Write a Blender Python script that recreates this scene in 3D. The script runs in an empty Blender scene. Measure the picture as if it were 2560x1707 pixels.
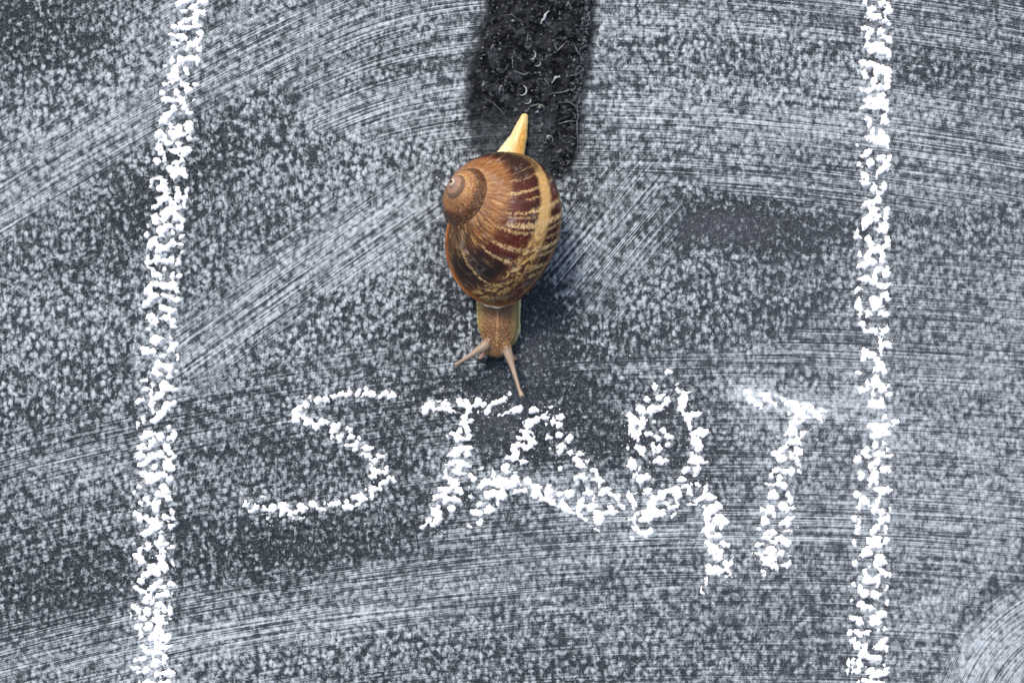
import bpy, bmesh, math, random
import numpy as np
from mathutils import Vector
random.seed(7)
RNG = np.random.default_rng(11)
scene = bpy.context.scene
COL = scene.collection

# ------------------------------------------------------------------ camera
cam_data = bpy.data.cameras.new('camera')
cam = bpy.data.objects.new('camera', cam_data)
COL.objects.link(cam)
CAM_H = 45.0
cam.location = (0, 0, CAM_H)
cam.rotation_euler = (0, 0, 0)
cam_data.sensor_width = 36
cam_data.lens = 36 * CAM_H / 25.6
cam_data.clip_end = 500
scene.camera = cam

# ------------------------------------------------------------------ light
SUN_EL, SUN_AZ = math.radians(52), math.radians(115)      # azimuth counted from +X
world = bpy.data.worlds.new('World')
scene.world = world
world.use_nodes = True
wt = world.node_tree
sky = wt.nodes.new('ShaderNodeTexSky')
sky.sky_type = 'NISHITA'
sky.sun_disc = False
sky.sun_elevation = SUN_EL
sky.sun_rotation = math.radians(90) - SUN_AZ
sky.dust_density = 4.0
sky.air_density = 1.0
sky.ozone_density = 1.0
wt.nodes['Background'].inputs['Strength'].default_value = 0.13
wt.links.new(sky.outputs[0], wt.nodes['Background'].inputs['Color'])
sun_data = bpy.data.lights.new('sun', 'SUN')
sun_data.energy = 1.5
sun_data.angle = math.radians(14)
sun_data.color = (1.0, 0.95, 0.88)
sun = bpy.data.objects.new('sun', sun_data)
COL.objects.link(sun)
d = Vector((math.cos(SUN_EL) * math.cos(SUN_AZ), math.cos(SUN_EL) * math.sin(SUN_AZ), math.sin(SUN_EL)))
sun.rotation_euler = (-d).to_track_quat('-Z', 'Y').to_euler()
scene.view_settings.view_transform = 'Standard'
scene.view_settings.look = 'None'
scene.view_settings.gamma = 1
scene.view_settings.exposure = EXPOSURE = 0.55

# ------------------------------------------------------------------ helpers
def W(px, py):
    return px / 100 - 12.8, 8.535 - py / 100

def tag(o, label=None, cat=None, group=None, kind=None):
    if label: o['label'] = label
    if cat: o['category'] = cat
    if group: o['group'] = group
    if kind: o['kind'] = kind
    return o

def empty(name, loc):
    o = bpy.data.objects.new(name, None)
    o.location = loc
    o.empty_display_size = 0.3
    COL.objects.link(o)
    return o

def mesh_obj(name, verts, faces, mat, parent=None, loc=(0, 0, 0), smooth=True):
    me = bpy.data.meshes.new(name)
    verts = np.asarray(verts, dtype=np.float32)
    faces = np.asarray(faces, dtype=np.int32)
    me.vertices.add(len(verts)); me.vertices.foreach_set('co', verts.ravel())
    k = faces.shape[1]
    me.loops.add(faces.size); me.loops.foreach_set('vertex_index', faces.ravel())
    me.polygons.add(len(faces))
    me.polygons.foreach_set('loop_start', np.arange(0, faces.size, k, dtype=np.int32))
    me.update(calc_edges=True)
    me.validate()
    if smooth: me.polygons.foreach_set('use_smooth', np.ones(len(me.polygons), dtype=bool))
    if mat: me.materials.append(mat)
    o = bpy.data.objects.new(name, me)
    COL.objects.link(o)
    o.location = loc
    if parent: o.parent = parent
    return o

def fattr(o, name, arr, kind='FLOAT'):
    a = o.data.attributes.new(name, kind, 'POINT')
    a.data.foreach_set('value' if kind == 'FLOAT' else 'vector', np.asarray(arr, dtype=np.float32).ravel())

def _hash(ix, iy, seed):
    h = (ix.astype(np.int64) * 374761393 + iy.astype(np.int64) * 668265263 + seed * 974634777) & 0xffffffff
    h = ((h ^ (h >> 13)) * 1274126177) & 0xffffffff
    return ((h ^ (h >> 16)) & 0xffff) / 65535.0

def vnoise(x, y, seed=0):
    xi, yi = np.floor(x), np.floor(y)
    fx, fy = x - xi, y - yi
    fx = fx * fx * (3 - 2 * fx); fy = fy * fy * (3 - 2 * fy)
    a, b = _hash(xi, yi, seed), _hash(xi + 1, yi, seed)
    c, e = _hash(xi, yi + 1, seed), _hash(xi + 1, yi + 1, seed)
    return (a * (1 - fx) + b * fx) * (1 - fy) + (c * (1 - fx) + e * fx) * fy

def fbm(x, y, seed=0, octv=3):
    s, amp, tot = 0, 1.0, 0
    for i in range(octv):
        s = s + amp * vnoise(x * 2 ** i, y * 2 ** i, seed + i * 17); tot += amp; amp *= .5
    return s / tot

def grid_faces(nu, nv, off=0, wrap=False):
    i = np.arange(nu - 1)[:, None]; j = np.arange(nv if wrap else nv - 1)[None, :]
    j2 = (j + 1) % nv
    f = np.stack([i * nv + j, (i + 1) * nv + j, (i + 1) * nv + j2, i * nv + j2], -1).reshape(-1, 4)
    return f + off

# ------------------------------------------------------------------ node helper
class N:
    def __init__(self, name):
        self.m = bpy.data.materials.new(name); self.m.use_nodes = True
        self.t = self.m.node_tree; self.bsdf = self.t.nodes['Principled BSDF']
    def n(self, typ, **kw):
        nd = self.t.nodes.new('ShaderNode' + typ)
        for k, v in kw.items(): setattr(nd, k, v)
        return nd
    def put(self, sock, v):
        if v is None: return
        if isinstance(v, bpy.types.NodeSocket): self.t.links.new(v, sock)
        else:
            if isinstance(v, tuple) and len(v) == 3 and len(sock.default_value) == 4: v = (*v, 1)
            sock.default_value = v
    def math(self, op, a, b=None, c=None, clamp=False):
        nd = self.n('Math', operation=op, use_clamp=clamp)
        for i, v in enumerate((a, b, c)):
            if v is not None: self.put(nd.inputs[i], v)
        return nd.outputs[0]
    def add(self, a, b): return self.math('ADD', a, b)
    def mul(self, a, b): return self.math('MULTIPLY', a, b)
    def sub(self, a, b): return self.math('SUBTRACT', a, b)
    def step(self, v, lo, hi, a=0.0, b=1.0):
        nd = self.n('MapRange', interpolation_type='SMOOTHSTEP')
        for i, x in enumerate((v, lo, hi, a, b)): self.put(nd.inputs[i], x)
        return nd.outputs[0]
    def attr(self, name):
        return self.n('Attribute', attribute_name=name)
    def xyz(self, v):
        nd = self.n('SeparateXYZ'); self.put(nd.inputs[0], v); return nd.outputs
    def vec(self, x, y, z=0.0):
        nd = self.n('CombineXYZ')
        for i, v in enumerate((x, y, z)): self.put(nd.inputs[i], v)
        return nd.outputs[0]
    def noise(self, vec, scale=1, detail=2, rough=.5, dist=0, dims='3D'):
        nd = self.n('TexNoise', noise_dimensions=dims)
        self.put(nd.inputs['Vector'], vec)
        nd.inputs['Scale'].default_value = scale; nd.inputs['Detail'].default_value = detail
        nd.inputs['Roughness'].default_value = rough; nd.inputs['Distortion'].default_value = dist
        return nd.outputs[0]
    def voro(self, vec, scale=1, feature='F1'):
        nd = self.n('TexVoronoi', feature=feature); self.put(nd.inputs['Vector'], vec)
        nd.inputs['Scale'].default_value = scale
        return nd.outputs['Distance']
    def mix(self, f, a, b, blend='MIX'):
        nd = self.n('Mix', data_type='RGBA', blend_type=blend)
        self.put(nd.inputs[0], f); self.put(nd.inputs[6], a); self.put(nd.inputs[7], b)
        return nd.outputs[2]
    def ramp(self, v, stops, interp='LINEAR'):
        nd = self.n('ValToRGB'); cr = nd.color_ramp; cr.interpolation = interp
        while len(cr.elements) < len(stops): cr.elements.new(0.5)
        for e, (p, c) in zip(cr.elements, stops):
            e.position = p; e.color = (*c, 1) if isinstance(c, tuple) else (c, c, c, 1)
        self.put(nd.inputs[0], v); return nd.outputs[0]
    def bump(self, h, strength=.3, dist=.02):
        nd = self.n('Bump'); self.put(nd.inputs['Height'], h)
        nd.inputs['Strength'].default_value = strength; nd.inputs['Distance'].default_value = dist
        self.put(self.bsdf.inputs['Normal'], nd.outputs[0]); return nd
    def set(self, **kw):
        for k, v in kw.items(): self.put(self.bsdf.inputs[k.replace('_', ' ')], v)

# ------------------------------------------------------------------ where the chalk strokes lie
# traced chalk lumps: (origin x, origin y, scale, "cx,cy,rx,ry[,angle];...") per stroke, in photograph pixels / 100 = scene units
CHALK = {
 'line_left': [
  (300,0,2.615,"390,35,22,22;480,55,28,22;515,85,35,18;540,10,30,20;420,75,25,10;445,135,22,22;495,145,22,40;450,180,60,12;350,180,18,16;395,165,20,22;345,235,22,14;385,235,20,18;415,250,25,22;530,222,24,18;505,268,24,22;465,290,24,18;355,290,26,16;520,325,16,16;434,328,10,10;370,320,10,20;345,395,20,20;400,395,35,25;480,385,40,22;510,410,12,18;297,436,8,8;365,465,24,28;350,505,36,20;430,460,20,20;440,485,12,15;380,525,16,20;300,555,26,14;330,540,20,10;420,560,30,18,30;445,595,22,20;495,558,16,14;275,608,18,18;315,655,40,20;370,615,20,28;395,655,30,30;425,700,18,22;450,745,25,12;482,652,14,8;355,720,20,25;315,750,30,22;285,790,28,20,-45;330,830,14,25;255,885,28,26;290,905,20,18;340,870,25,18;385,860,25,35;450,835,26,42;410,880,35,20;450,905,20,20;318,942,24,20;385,945,20,14;350,905,14,12;250,965,20,25;275,1000,22,18;292,1030,10,25;345,990,25,18;390,985,30,18;435,985,30,28;415,1015,22,18;243,1055,22,18,30;365,1065,28,22;405,1050,22,20;375,1090,14,14;330,1115,20,35;355,1145,30,30;405,1125,36,28;425,1150,14,18;235,1165,35,12;290,1190,25,20;207,1190,8,25;275,1235,42,25;300,1265,20,12;378,1235,14,22;375,1290,24,35;275,1300,35,22;310,1300,30,16;428,1300,14,22;435,1255,8,25;345,1330,20,15;225,1355,24,15;255,1335,20,15;320,1385,40,25,-30;385,1360,25,16;420,1350,12,18;290,1415,25,20;235,1435,28,35;370,1420,25,32;280,1440,18,16;410,1450,12,18;185,1475,10,10;325,1485,40,20;270,1510,30,28;385,1490,28,22;345,1515,16,15;275,1540,22,20;178,1540,15,18;405,1550,16,14;225,1560,22,14"),
  (300,550,2.615,"215,145,28,28;200,180,20,18;345,150,20,30;300,185,35,22,-25;255,190,28,28;402,160,12,12;407,215,8,8;185,240,10,10;240,262,24,26;190,280,20,15;290,275,22,18;335,268,30,25;380,280,18,22;215,325,30,15,30;245,360,38,22,25;290,315,10,12;345,368,16,22;388,365,14,16;295,430,30,25;340,430,42,32;370,455,14,18;200,420,18,18;235,415,16,16;180,470,30,20,-40;220,500,30,20;170,555,20,22;195,525,16,14;285,490,22,14;330,505,22,14;370,520,22,18;315,580,40,14,10;335,605,20,14;280,570,20,12;290,640,32,18;345,665,25,20;350,700,20,14;200,640,25,25;225,670,24,18,30;185,715,14,14;310,650,18,14;240,785,40,32;330,770,12,10;355,820,28,22;335,850,20,12;190,865,40,20;155,835,24,15;220,855,14,18;280,890,26,16;375,885,8,8;375,915,8,8;250,945,25,30;230,990,18,25;300,955,40,18;330,975,22,18;255,1015,25,16;320,1020,15,20;363,990,12,10;145,1050,28,10;290,1085,32,35;320,1095,35,25;350,1105,22,18;175,1105,25,18;205,1130,16,25;215,1080,14,14;262,1140,22,35,40;210,1190,18,34,25;135,1185,28,14,-30;355,1200,16,18;305,1215,22,30,20;270,1265,24,45,40;230,1310,28,25;155,1310,10,20;118,1345,10,20;215,1255,8,15;318,1357,10,10;185,1400,38,25,-20;160,1420,22,15;270,1415,26,22;320,1420,15,20;350,1410,20,35,25;210,1465,24,38;140,1485,30,18;115,1480,8,8;305,1490,25,22;325,1520,30,20,30;270,1530,22,25;215,1545,32,25;130,1540,26,24;350,1550,18,14"),
  (0,1140,2.735,"955,5,30,12;1035,15,30,20,-30;975,50,40,18,-20;1060,75,20,22;1140,50,28,40;1170,80,30,25;1110,5,30,10;975,120,28,18;1035,155,55,32;1070,130,16,25;1110,130,25,22;1160,160,25,20;950,212,15,12;1115,205,24,20,30;1130,245,25,35;1150,285,28,20,25;1080,260,20,20;1065,330,26,40;1060,365,22,20;995,290,28,22;960,320,12,12;1015,320,16,16;920,250,10,12;925,395,16,22;955,420,25,28,-20;995,420,20,18;1140,420,42,20,10;1175,378,14,20;1065,445,30,22;1035,440,22,20;1100,460,25,20;1060,490,45,25,-35;1000,530,40,22,-35;1170,480,18,14;1100,520,12,12;1178,545,9,12;1105,570,20,30;1095,610,40,22;1145,605,22,16;1170,625,18,14;1010,620,18,30;912,595,8,10;960,640,16,25;930,675,20,16;945,690,35,12;967,725,22,22;1105,690,35,20;1115,655,18,14;1105,730,25,25;1130,765,28,28;1180,720,7,25;1040,765,32,28;1010,800,45,20,-25;1075,790,25,35;965,855,20,20;930,900,18,20;975,925,22,25;1080,870,35,22,-30;1045,905,25,20;1160,875,26,18;1110,895,25,15;1130,945,38,22;1090,955,30,16;1010,965,28,30;985,990,16,25;1040,995,12,16;1095,1015,28,24;925,1035,30,16,30;945,1060,20,16;1120,1045,16,20;1165,1055,14,35;1010,1065,30,25;1075,1070,30,20;900,1085,10,14;970,1105,25,16;925,1110,8,10;1080,1120,45,22,15;1120,1145,28,18;1110,1100,18,18;1020,1160,18,25;990,1175,8,10;940,1165,20,25;960,1200,14,35;1085,1195,28,32;1045,1240,38,25,-20;1110,1230,18,30;1145,1245,22,32;975,1295,10,15;990,1320,14,18;1080,1310,30,35;1060,1340,55,22;1130,1310,30,18;1160,1300,15,15;975,1385,28,16;930,1395,16,14;1065,1410,30,30;1050,1430,25,14;1125,1395,16,35;930,1450,30,16;1000,1465,32,28;950,1475,14,10;1150,1480,40,26;1170,1500,18,18;1075,1490,25,22;1020,1545,40,12;1140,1540,28,15;1010,1445,10,10"),
 ],
 'line_right': [
  (1440,0,2.735,"1980,15,15,25;2100,25,30,25;2130,50,18,16;2030,60,25,20;2010,100,20,20;2050,120,60,22;2120,145,35,25,20;2135,85,25,20;1978,190,22,14;2010,225,25,18,-40;1995,255,14,20;2085,220,25,30;2110,255,30,22;2140,265,20,25;2065,310,45,22;2000,320,30,20;2090,345,55,35,25;2140,380,18,30;2030,350,30,16;1955,440,15,18;2010,445,40,22;2055,480,25,40;1975,505,20,25;1990,530,15,18;2105,465,22,20;2130,500,22,45;2090,490,14,20;2130,560,18,40;2115,600,18,16;2040,560,25,28;2065,600,25,25;1955,610,12,15;2005,620,22,18;2040,590,15,20;2095,660,30,20;2075,700,45,35;2120,720,25,40;1990,690,25,20,-40;1985,735,35,18;2050,740,20,20;2130,755,14,16;2110,820,25,35;2130,840,18,20;1995,820,20,20;2010,850,18,25;2030,900,16,30;2090,915,22,35;2115,950,20,30;2060,960,50,30;2090,985,40,25;2020,945,35,16;2135,1000,10,20;1925,1000,8,14;1990,1050,38,20,-40;1960,1075,18,12;2015,1115,22,30;1940,1125,16,12;2085,1085,30,28;2125,1110,22,18;2145,1080,14,20;2110,1150,38,25,-35;2070,1180,25,18;2055,1210,12,18;2130,1150,15,25;1965,1205,22,22;1970,1250,36,20,20;1990,1220,15,20;2040,1290,24,35;2065,1320,25,14;2100,1280,24,28;2070,1370,25,25;1995,1390,45,18,-20;2040,1385,20,20;2040,1440,35,30;2060,1475,35,20;2010,1480,35,28,-30;2130,1455,20,35;2110,1490,15,15;1975,1530,25,40;2000,1520,25,30;2100,1540,28,22;2060,1500,15,12"),
  (1440,570,2.735,"2100,15,35,22;1925,25,10,20;1930,62,18,16;2000,75,18,28;2015,120,20,35;2000,180,25,30;2050,155,30,20;2075,150,22,25;2130,100,18,40;2110,130,16,14;2095,200,22,45;1943,170,14,18;2010,225,35,28;1960,255,35,22,-20;2040,245,20,20;2065,285,30,28;2040,330,18,35;2120,310,28,40;2130,275,16,16;1985,355,40,22;2030,380,25,16,30;2080,395,25,22;2120,400,30,20;1935,415,18,15;1915,440,12,20;2110,460,28,22;2135,490,20,16;1940,500,16,22;1935,540,24,28,-20;2035,495,30,25;2050,540,25,30;2080,520,16,40;2120,600,20,22;2085,580,20,20;1995,590,22,25;1940,590,18,16;1957,660,18,20;2030,700,42,24;1985,710,20,20;2125,700,25,20,-45;2095,720,16,20;2130,690,10,25;2080,770,16,25;2125,800,30,20,25;2090,830,14,35;1975,860,20,30;1965,890,18,30;2020,870,35,22;2060,900,25,20;2085,950,32,35;2050,960,25,15;2105,985,16,20;1935,1000,24,18;2050,1040,30,30;2070,1075,35,22;2100,1100,30,35;2030,1120,12,35;2130,1140,22,15;1990,1065,12,20;1970,1110,35,22;2138,1075,8,14;2035,1200,40,30;2085,1205,22,35;2050,1220,40,15;2110,1300,18,20;2010,1360,25,22;2080,1375,55,40;2130,1350,25,25;2060,1420,45,25;2120,1410,20,20;2190,1325,30,14;2050,1480,22,28;2105,1475,12,20;2075,1540,40,14;2130,1515,16,20;1970,1530,20,25;1990,1510,15,20"),
  (1700,1137,2.735,"1220,35,25,28;1280,10,20,12;1390,8,50,14;1350,45,25,20,-45;1310,80,20,25;1405,100,32,25,30;1435,120,15,14;1330,135,28,32;1310,165,20,25;1243,140,22,35;1350,195,10,14;1295,210,6,10;1390,238,52,20;1395,255,30,16;1215,268,24,20;1265,315,32,32;1225,365,15,20;1310,345,20,14;1355,320,18,32;1330,380,25,28;1375,390,24,20;1435,365,9,20;1190,435,18,18;1230,450,14,25;1380,445,28,24;1425,430,10,28;1345,500,24,30,20;1325,530,20,20;1215,510,22,32;1410,500,12,24;1190,600,9,14;1290,590,22,20;1350,590,30,38;1410,590,30,18,-25;1330,620,45,20;1275,660,38,35;1260,680,25,18;1375,720,40,35;1340,750,25,22;1305,765,12,14;1195,745,16,20;1390,800,38,16,30;1410,815,25,10;1265,800,18,25;1290,855,42,28;1330,850,25,20;1355,860,10,40;1185,885,14,18;1412,900,12,14;1232,920,14,25;1260,955,25,30;1340,955,35,28;1270,1040,55,22,10;1235,1015,20,16;1300,1050,30,14;1415,1005,9,18;1172,995,6,10;1375,1085,32,25;1325,1105,22,14;1330,1140,40,28;1185,1115,28,16;1230,1140,30,20,30;1205,1205,18,18;1225,1225,18,20;1160,1215,16,18;1280,1210,18,22;1360,1190,10,14;1398,1190,10,12;1190,1265,20,25;1215,1300,25,28,30;1265,1310,22,25;1250,1360,30,28;1290,1380,40,20,20;1395,1270,25,14,-35;1360,1310,35,25,-35;1410,1340,10,30;1340,1385,35,20;1360,1385,20,20;1230,1425,20,30;1185,1425,12,30;1155,1415,8,25;1400,1435,10,10;1145,1480,14,20;1205,1480,25,18;1310,1480,30,28;1360,1490,40,28;1405,1480,20,25;1330,1510,30,15;1270,1540,30,18;1315,1555,30,14;1220,1550,12,10"),
 ],
 'S': [
  (560,900,3.135,"1310,280,35,28;1265,260,35,28;1225,290,12,12;1150,265,35,28;1115,230,20,18;1055,250,22,38;1090,270,15,12;985,250,18,28;960,280,12,10;935,268,30,20;865,290,20,18;840,280,15,15;800,305,18,30;735,315,32,28;650,345,25,25;680,310,8,20;590,380,20,25,30;560,400,28,24;565,450,30,40;575,480,20,20;620,450,20,18;650,480,30,38;680,490,14,14;720,520,26,30;765,490,24,30;745,505,20,16;810,490,14,14;870,525,32,28;850,560,24,35;845,600,16,18;905,510,16,18;905,600,26,24;915,635,16,18;975,535,22,12,30;985,545,14,14;1005,605,25,25;1055,610,14,18;1040,635,16,20;1015,670,28,22;970,665,20,10;1020,700,18,14;1120,695,32,20;1160,690,18,15;1125,750,38,20,20;1090,735,14,14;1215,755,22,22;1260,755,20,10,30;1290,775,14,8,20;1185,790,20,28;1160,840,20,28;1175,860,20,20;1230,875,45,20;1270,850,16,20;1165,920,28,28;1260,955,25,20;1290,930,12,14;1330,935,14,20,-30;1230,965,12,14;1190,1010,48,22;1150,1005,16,20;1112,1015,12,12;1160,1060,12,30;1030,1080,28,22;1075,1085,38,35;1115,1085,20,25;1050,1130,16,14;960,1115,18,20;965,1150,32,25;995,1150,14,18;900,1120,20,25;865,1130,40,22;790,1120,12,10;770,1170,28,18;740,1165,14,14;695,1130,32,28;620,1150,42,22;600,1125,18,16;610,1180,20,14;470,1135,38,28;460,1175,30,25;490,1165,14,14;445,1200,12,18;380,1150,30,25;370,1175,45,22;320,1170,20,30;250,1160,25,30,-20;220,1185,25,14;165,1140,25,18;170,1115,10,14;560,1190,30,18;595,1240,38,8;545,1245,12,16;300,1070,15,10;340,1235,12,8;520,1215,14,8"),
 ],
 'T1': [
  (560,900,3.135,"1580,370,25,30;1570,400,20,20;1610,350,22,25;1640,345,16,40;1690,325,20,14;1720,350,25,30;1700,385,55,20;1760,350,20,20;1775,385,25,30;1740,310,25,12;1800,400,10,12;1850,325,25,25;1885,345,40,28;1920,380,25,35;1935,405,14,14;1880,310,25,12;1970,355,15,12;1995,320,25,28;2000,345,20,16;2035,355,30,25;2065,390,25,28;2085,360,18,25;1995,410,12,10;2110,340,20,18;1885,450,30,35;1880,490,35,25;1930,480,20,16;1940,470,16,12;1895,520,22,22;1850,560,30,25;1830,610,30,38;1910,560,25,25;1920,600,25,30;1880,620,20,20;1780,575,22,20,-40;1755,595,10,8;1870,690,55,20;1830,715,40,22;1800,745,40,15;1910,740,30,22;1925,690,16,18;1770,815,35,18;1840,800,45,20;1880,825,45,20;1925,835,20,14;1740,865,14,25;1850,850,22,20;1820,880,30,22;1870,890,30,16;1935,900,20,14,30;1960,940,14,30;1935,995,18,12;1750,925,40,20;1790,950,45,25;1810,985,30,30,20;1835,1020,25,25;1860,1050,16,10,30;1705,1015,30,28;1750,1020,30,25;1670,1070,30,22;1720,1060,30,28;1740,1100,40,18,-25;1650,1100,16,12;1800,1090,30,18;1840,1100,16,16;1785,1165,28,28;1780,1185,12,12;1680,1160,22,30;1670,1200,40,28;1690,1240,20,35;1665,1270,25,25;1640,1290,14,20;1605,1260,20,22;1580,1290,12,12;1555,1305,12,10;1635,1170,12,18;1930,1070,18,10;2010,850,16,10;1990,855,14,8"),
  (1240,900,3.135,"30,325,45,25,-15;75,300,15,12;108,265,8,14;160,390,40,30;190,375,20,22;120,395,14,10;90,410,12,10;30,425,14,8"),
 ],
 'A': [
  (1240,900,3.135,"295,390,28,25;325,400,14,14;285,480,60,25;270,510,40,22;320,465,28,28;390,455,28,22;385,420,40,10,-45;430,365,20,14,-45;395,505,14,20;445,480,14,25;505,445,26,22;490,510,26,22;500,380,10,10;235,565,45,20,10;250,600,35,22;280,640,30,40;300,650,20,25;180,610,18,18;215,670,28,18;230,700,16,20;155,670,40,22,-40;140,700,28,25;150,750,30,55,25;100,770,22,18;215,795,35,18;70,840,42,25,-35;100,875,45,12,10;410,605,25,22;418,688,8,8;500,590,28,28;570,620,30,35;595,590,10,14;515,680,35,30;495,720,12,20;590,725,28,25;665,735,45,18;640,790,40,30,30;660,825,45,20,20;720,795,18,14;505,850,16,18;765,865,22,20;790,885,10,18;660,910,48,28;630,935,16,35;690,930,18,25;810,945,45,22;805,980,14,22;860,1020,45,28,-10;820,1050,22,20;900,1050,20,20;930,1060,14,20;955,1080,16,25;730,1040,40,30,30;695,1045,16,14;770,1080,16,25;40,960,80,45;150,940,32,50;100,1000,70,14,-8;40,1060,55,45;15,1110,20,22;180,1030,55,18,-5;250,950,35,28,30;310,1000,48,30,30;320,1050,40,40,30;360,1085,40,22,20;415,1030,35,40;415,985,20,18;500,1045,30,22;575,1050,35,38;450,1120,50,20,35;530,1140,30,50;560,1175,40,28,30;600,1200,25,14,30;655,1150,28,60,10;680,1100,16,25;740,1165,30,28;750,1140,50,14;660,1220,25,20,30;800,1235,40,55;810,1200,25,25;710,1250,22,12;900,1150,28,25;910,1195,45,14;985,1145,35,14,15;870,1190,16,14;770,1320,25,6,35"),
  (560,900,3.135,"2060,960,40,28;2020,990,30,22;2070,1060,30,35;2110,1040,25,40;2080,1170,38,35;2010,1130,25,22;2000,1195,45,20;2010,1270,28,30;1945,1185,12,10;1920,1300,20,18;2110,900,20,30"),
 ],
 'R': [
  (1240,900,3.135,"1245,215,18,28;1190,310,20,25;1130,385,32,35;1160,400,14,25;1285,290,28,35;1345,315,30,28;1310,280,14,14;1270,380,55,25,-10;1210,400,22,45;1230,370,20,20;1330,350,22,14;1420,210,12,25;1435,245,12,14;1480,290,30,40;1460,330,35,50;1500,255,20,12;1440,370,20,30;1465,410,12,35,-30;1550,430,55,25,-5;1510,450,30,40;1590,420,18,25;1520,515,14,50,-25;1560,570,30,25;1620,565,45,35;1600,555,30,30;1565,640,38,40;1590,690,28,25;1610,665,14,18;1565,780,40,30;1575,800,60,20;1600,790,25,30;1530,770,18,40;1575,860,25,30;1495,860,28,40,20;1455,935,35,25;1530,970,10,14;1578,975,16,16;1555,905,12,8;1650,1000,14,30,20;1040,425,18,10,-30;1080,480,40,45;1060,530,25,50;1145,500,28,45;1085,590,25,35;1110,610,20,28;1130,560,14,35;1160,460,25,14;1200,575,28,16;1240,485,14,12;1310,550,16,30;1370,605,25,14;1265,610,22,22;1340,595,18,10;1350,665,22,20;1280,690,18,25;1235,690,12,45;1130,700,45,28,25;1150,740,25,16,40;1285,790,28,35;1320,785,25,18;1250,790,14,14;1070,810,38,35;1075,850,14,16;1030,690,12,20;1130,855,8,14;1150,920,60,25,8;1140,950,40,20;1180,920,30,35;1100,900,20,12;1055,1080,22,45,-15;1080,1120,20,40,-15;1190,1030,35,25;1160,1045,35,16;1100,1040,35,14;1230,1070,20,16;1260,1090,40,25,-30;1220,1140,40,40;1210,1190,60,40;1250,1200,40,40;1300,1060,30,40;1350,1020,45,25;1410,1010,40,30;1420,1060,35,30;1350,1120,40,14;1380,1160,35,25;1420,1150,20,20;1310,1200,20,25;1400,1210,35,12,-35;1170,1250,45,25;1210,1230,30,30;1520,1030,20,45,-20;1480,990,30,20;1430,1130,14,10;1080,1250,20,30;1090,1320,30,18,30;1145,1355,35,18;1190,1345,40,22;1215,1330,14,20;1180,1380,14,12;1075,1395,16,16,-45;1110,1200,18,14;1040,1255,10,6;1640,1070,50,20,-20;1600,1095,50,18,-20;1550,1130,30,14;1690,1080,30,20;1700,1160,70,30;1740,1130,35,18,35;1660,1190,35,25;1660,1240,22,40;1655,1290,20,40;1765,1230,45,20;1720,1260,25,20;1790,1270,40,30;1770,1310,16,22;1740,1270,14,20;1690,1310,32,35;1650,1340,35,22;1740,1375,35,25;1680,1380,30,20;1660,1430,25,25;1680,1450,45,20;1790,1440,35,25,30;1820,1460,14,12;1700,1495,40,30;1740,1540,40,30"),
  (1700,1137,2.735,"235,650,35,28;270,690,30,40;290,665,14,14;310,740,20,25;345,740,12,40,20;200,770,28,25;255,785,45,28;290,795,25,20;240,810,40,16;320,780,20,25;348,815,10,12;315,825,10,10;180,870,10,30;155,935,16,12,30;145,915,5,12"),
 ],
 'T2': [
  (1760,900,3.135,"345,260,35,28,45;370,310,45,30,45;410,350,30,20,30;450,365,18,28;330,250,20,20;460,275,45,28,10;490,300,40,35,35;520,330,40,25,30;565,370,40,16,55;560,280,22,20;600,300,30,12,30;660,350,25,30,40;700,335,20,18;720,380,35,45,20;750,410,35,40,30;790,450,32,28,20;740,440,40,20;670,420,14,20;820,370,38,28;840,395,45,25,30;880,430,40,25,45;915,470,30,14,50;800,355,30,14;920,385,30,12,30;960,405,25,8,30;710,490,55,28;700,560,40,28;700,580,55,20;770,575,30,20;795,565,14,12;690,640,60,28;720,620,40,20;735,655,30,14;640,690,35,16,-40;615,700,22,25;640,680,20,20;730,710,22,35;760,730,20,25;715,690,14,14;685,750,18,28;560,730,22,25;610,770,45,25;590,790,20,20;735,790,20,35;740,870,20,22;550,865,22,22;590,860,35,20;640,875,40,20;690,880,25,35;535,910,16,28;590,930,25,35;560,975,55,16;600,970,45,25;630,990,25,28;545,1050,40,35;570,1070,20,20;515,1075,20,16;660,1055,18,20;680,1100,16,22;615,1150,30,35;650,1165,30,20;700,1165,20,16;520,1170,40,35;460,1165,18,22;550,1200,14,30;485,1260,30,38;465,1235,14,14;610,1285,25,25;645,1260,45,28,-25;695,1230,18,14;640,1290,40,16;430,1325,16,12;530,1350,45,25;500,1390,38,25;490,1370,25,35;660,1340,20,8;600,1400,40,28;640,1430,45,35,20;560,1430,30,20,30;435,1445,32,16;420,1435,12,14;525,1490,38,35;510,1510,45,20;425,1510,28,16;450,1525,16,14;610,1515,28,30;520,1550,45,16;665,1530,9,12"),
  (1700,1137,2.735,"615,720,45,20;600,745,30,14;645,760,25,25,30;670,780,18,20;725,755,30,22;745,745,10,25;570,795,14,14;577,825,14,10;744,688,10,12"),
 ],
 'flake': [
  (1240,900,3.135,"1345,95,30,18;1330,115,18,12;1365,90,15,14"),
 ],
}

def parse(key):
    L = []
    for ox, oy, sc, txt in CHALK[key]:
        for it in txt.split(';'):
            v = [float(q) for q in it.split(',')]
            x, y = W(ox + v[0] / sc, oy + v[1] / sc)
            L.append([x, y, v[2] / sc / 100, v[3] / sc / 100, -math.radians(v[4]) if len(v) > 4 else 0.0])
    return L

# ------------------------------------------------------------------ chalkboard surface
def gauss(x, y, cx, cy, rx, ry, ang=0):
    a = math.radians(ang); c, s = math.cos(a), math.sin(a)
    u = ((x - cx) * c + (y - cy) * s) / rx; v = (-(x - cx) * s + (y - cy) * c) / ry
    return np.exp(-(u * u + v * v))

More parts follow.
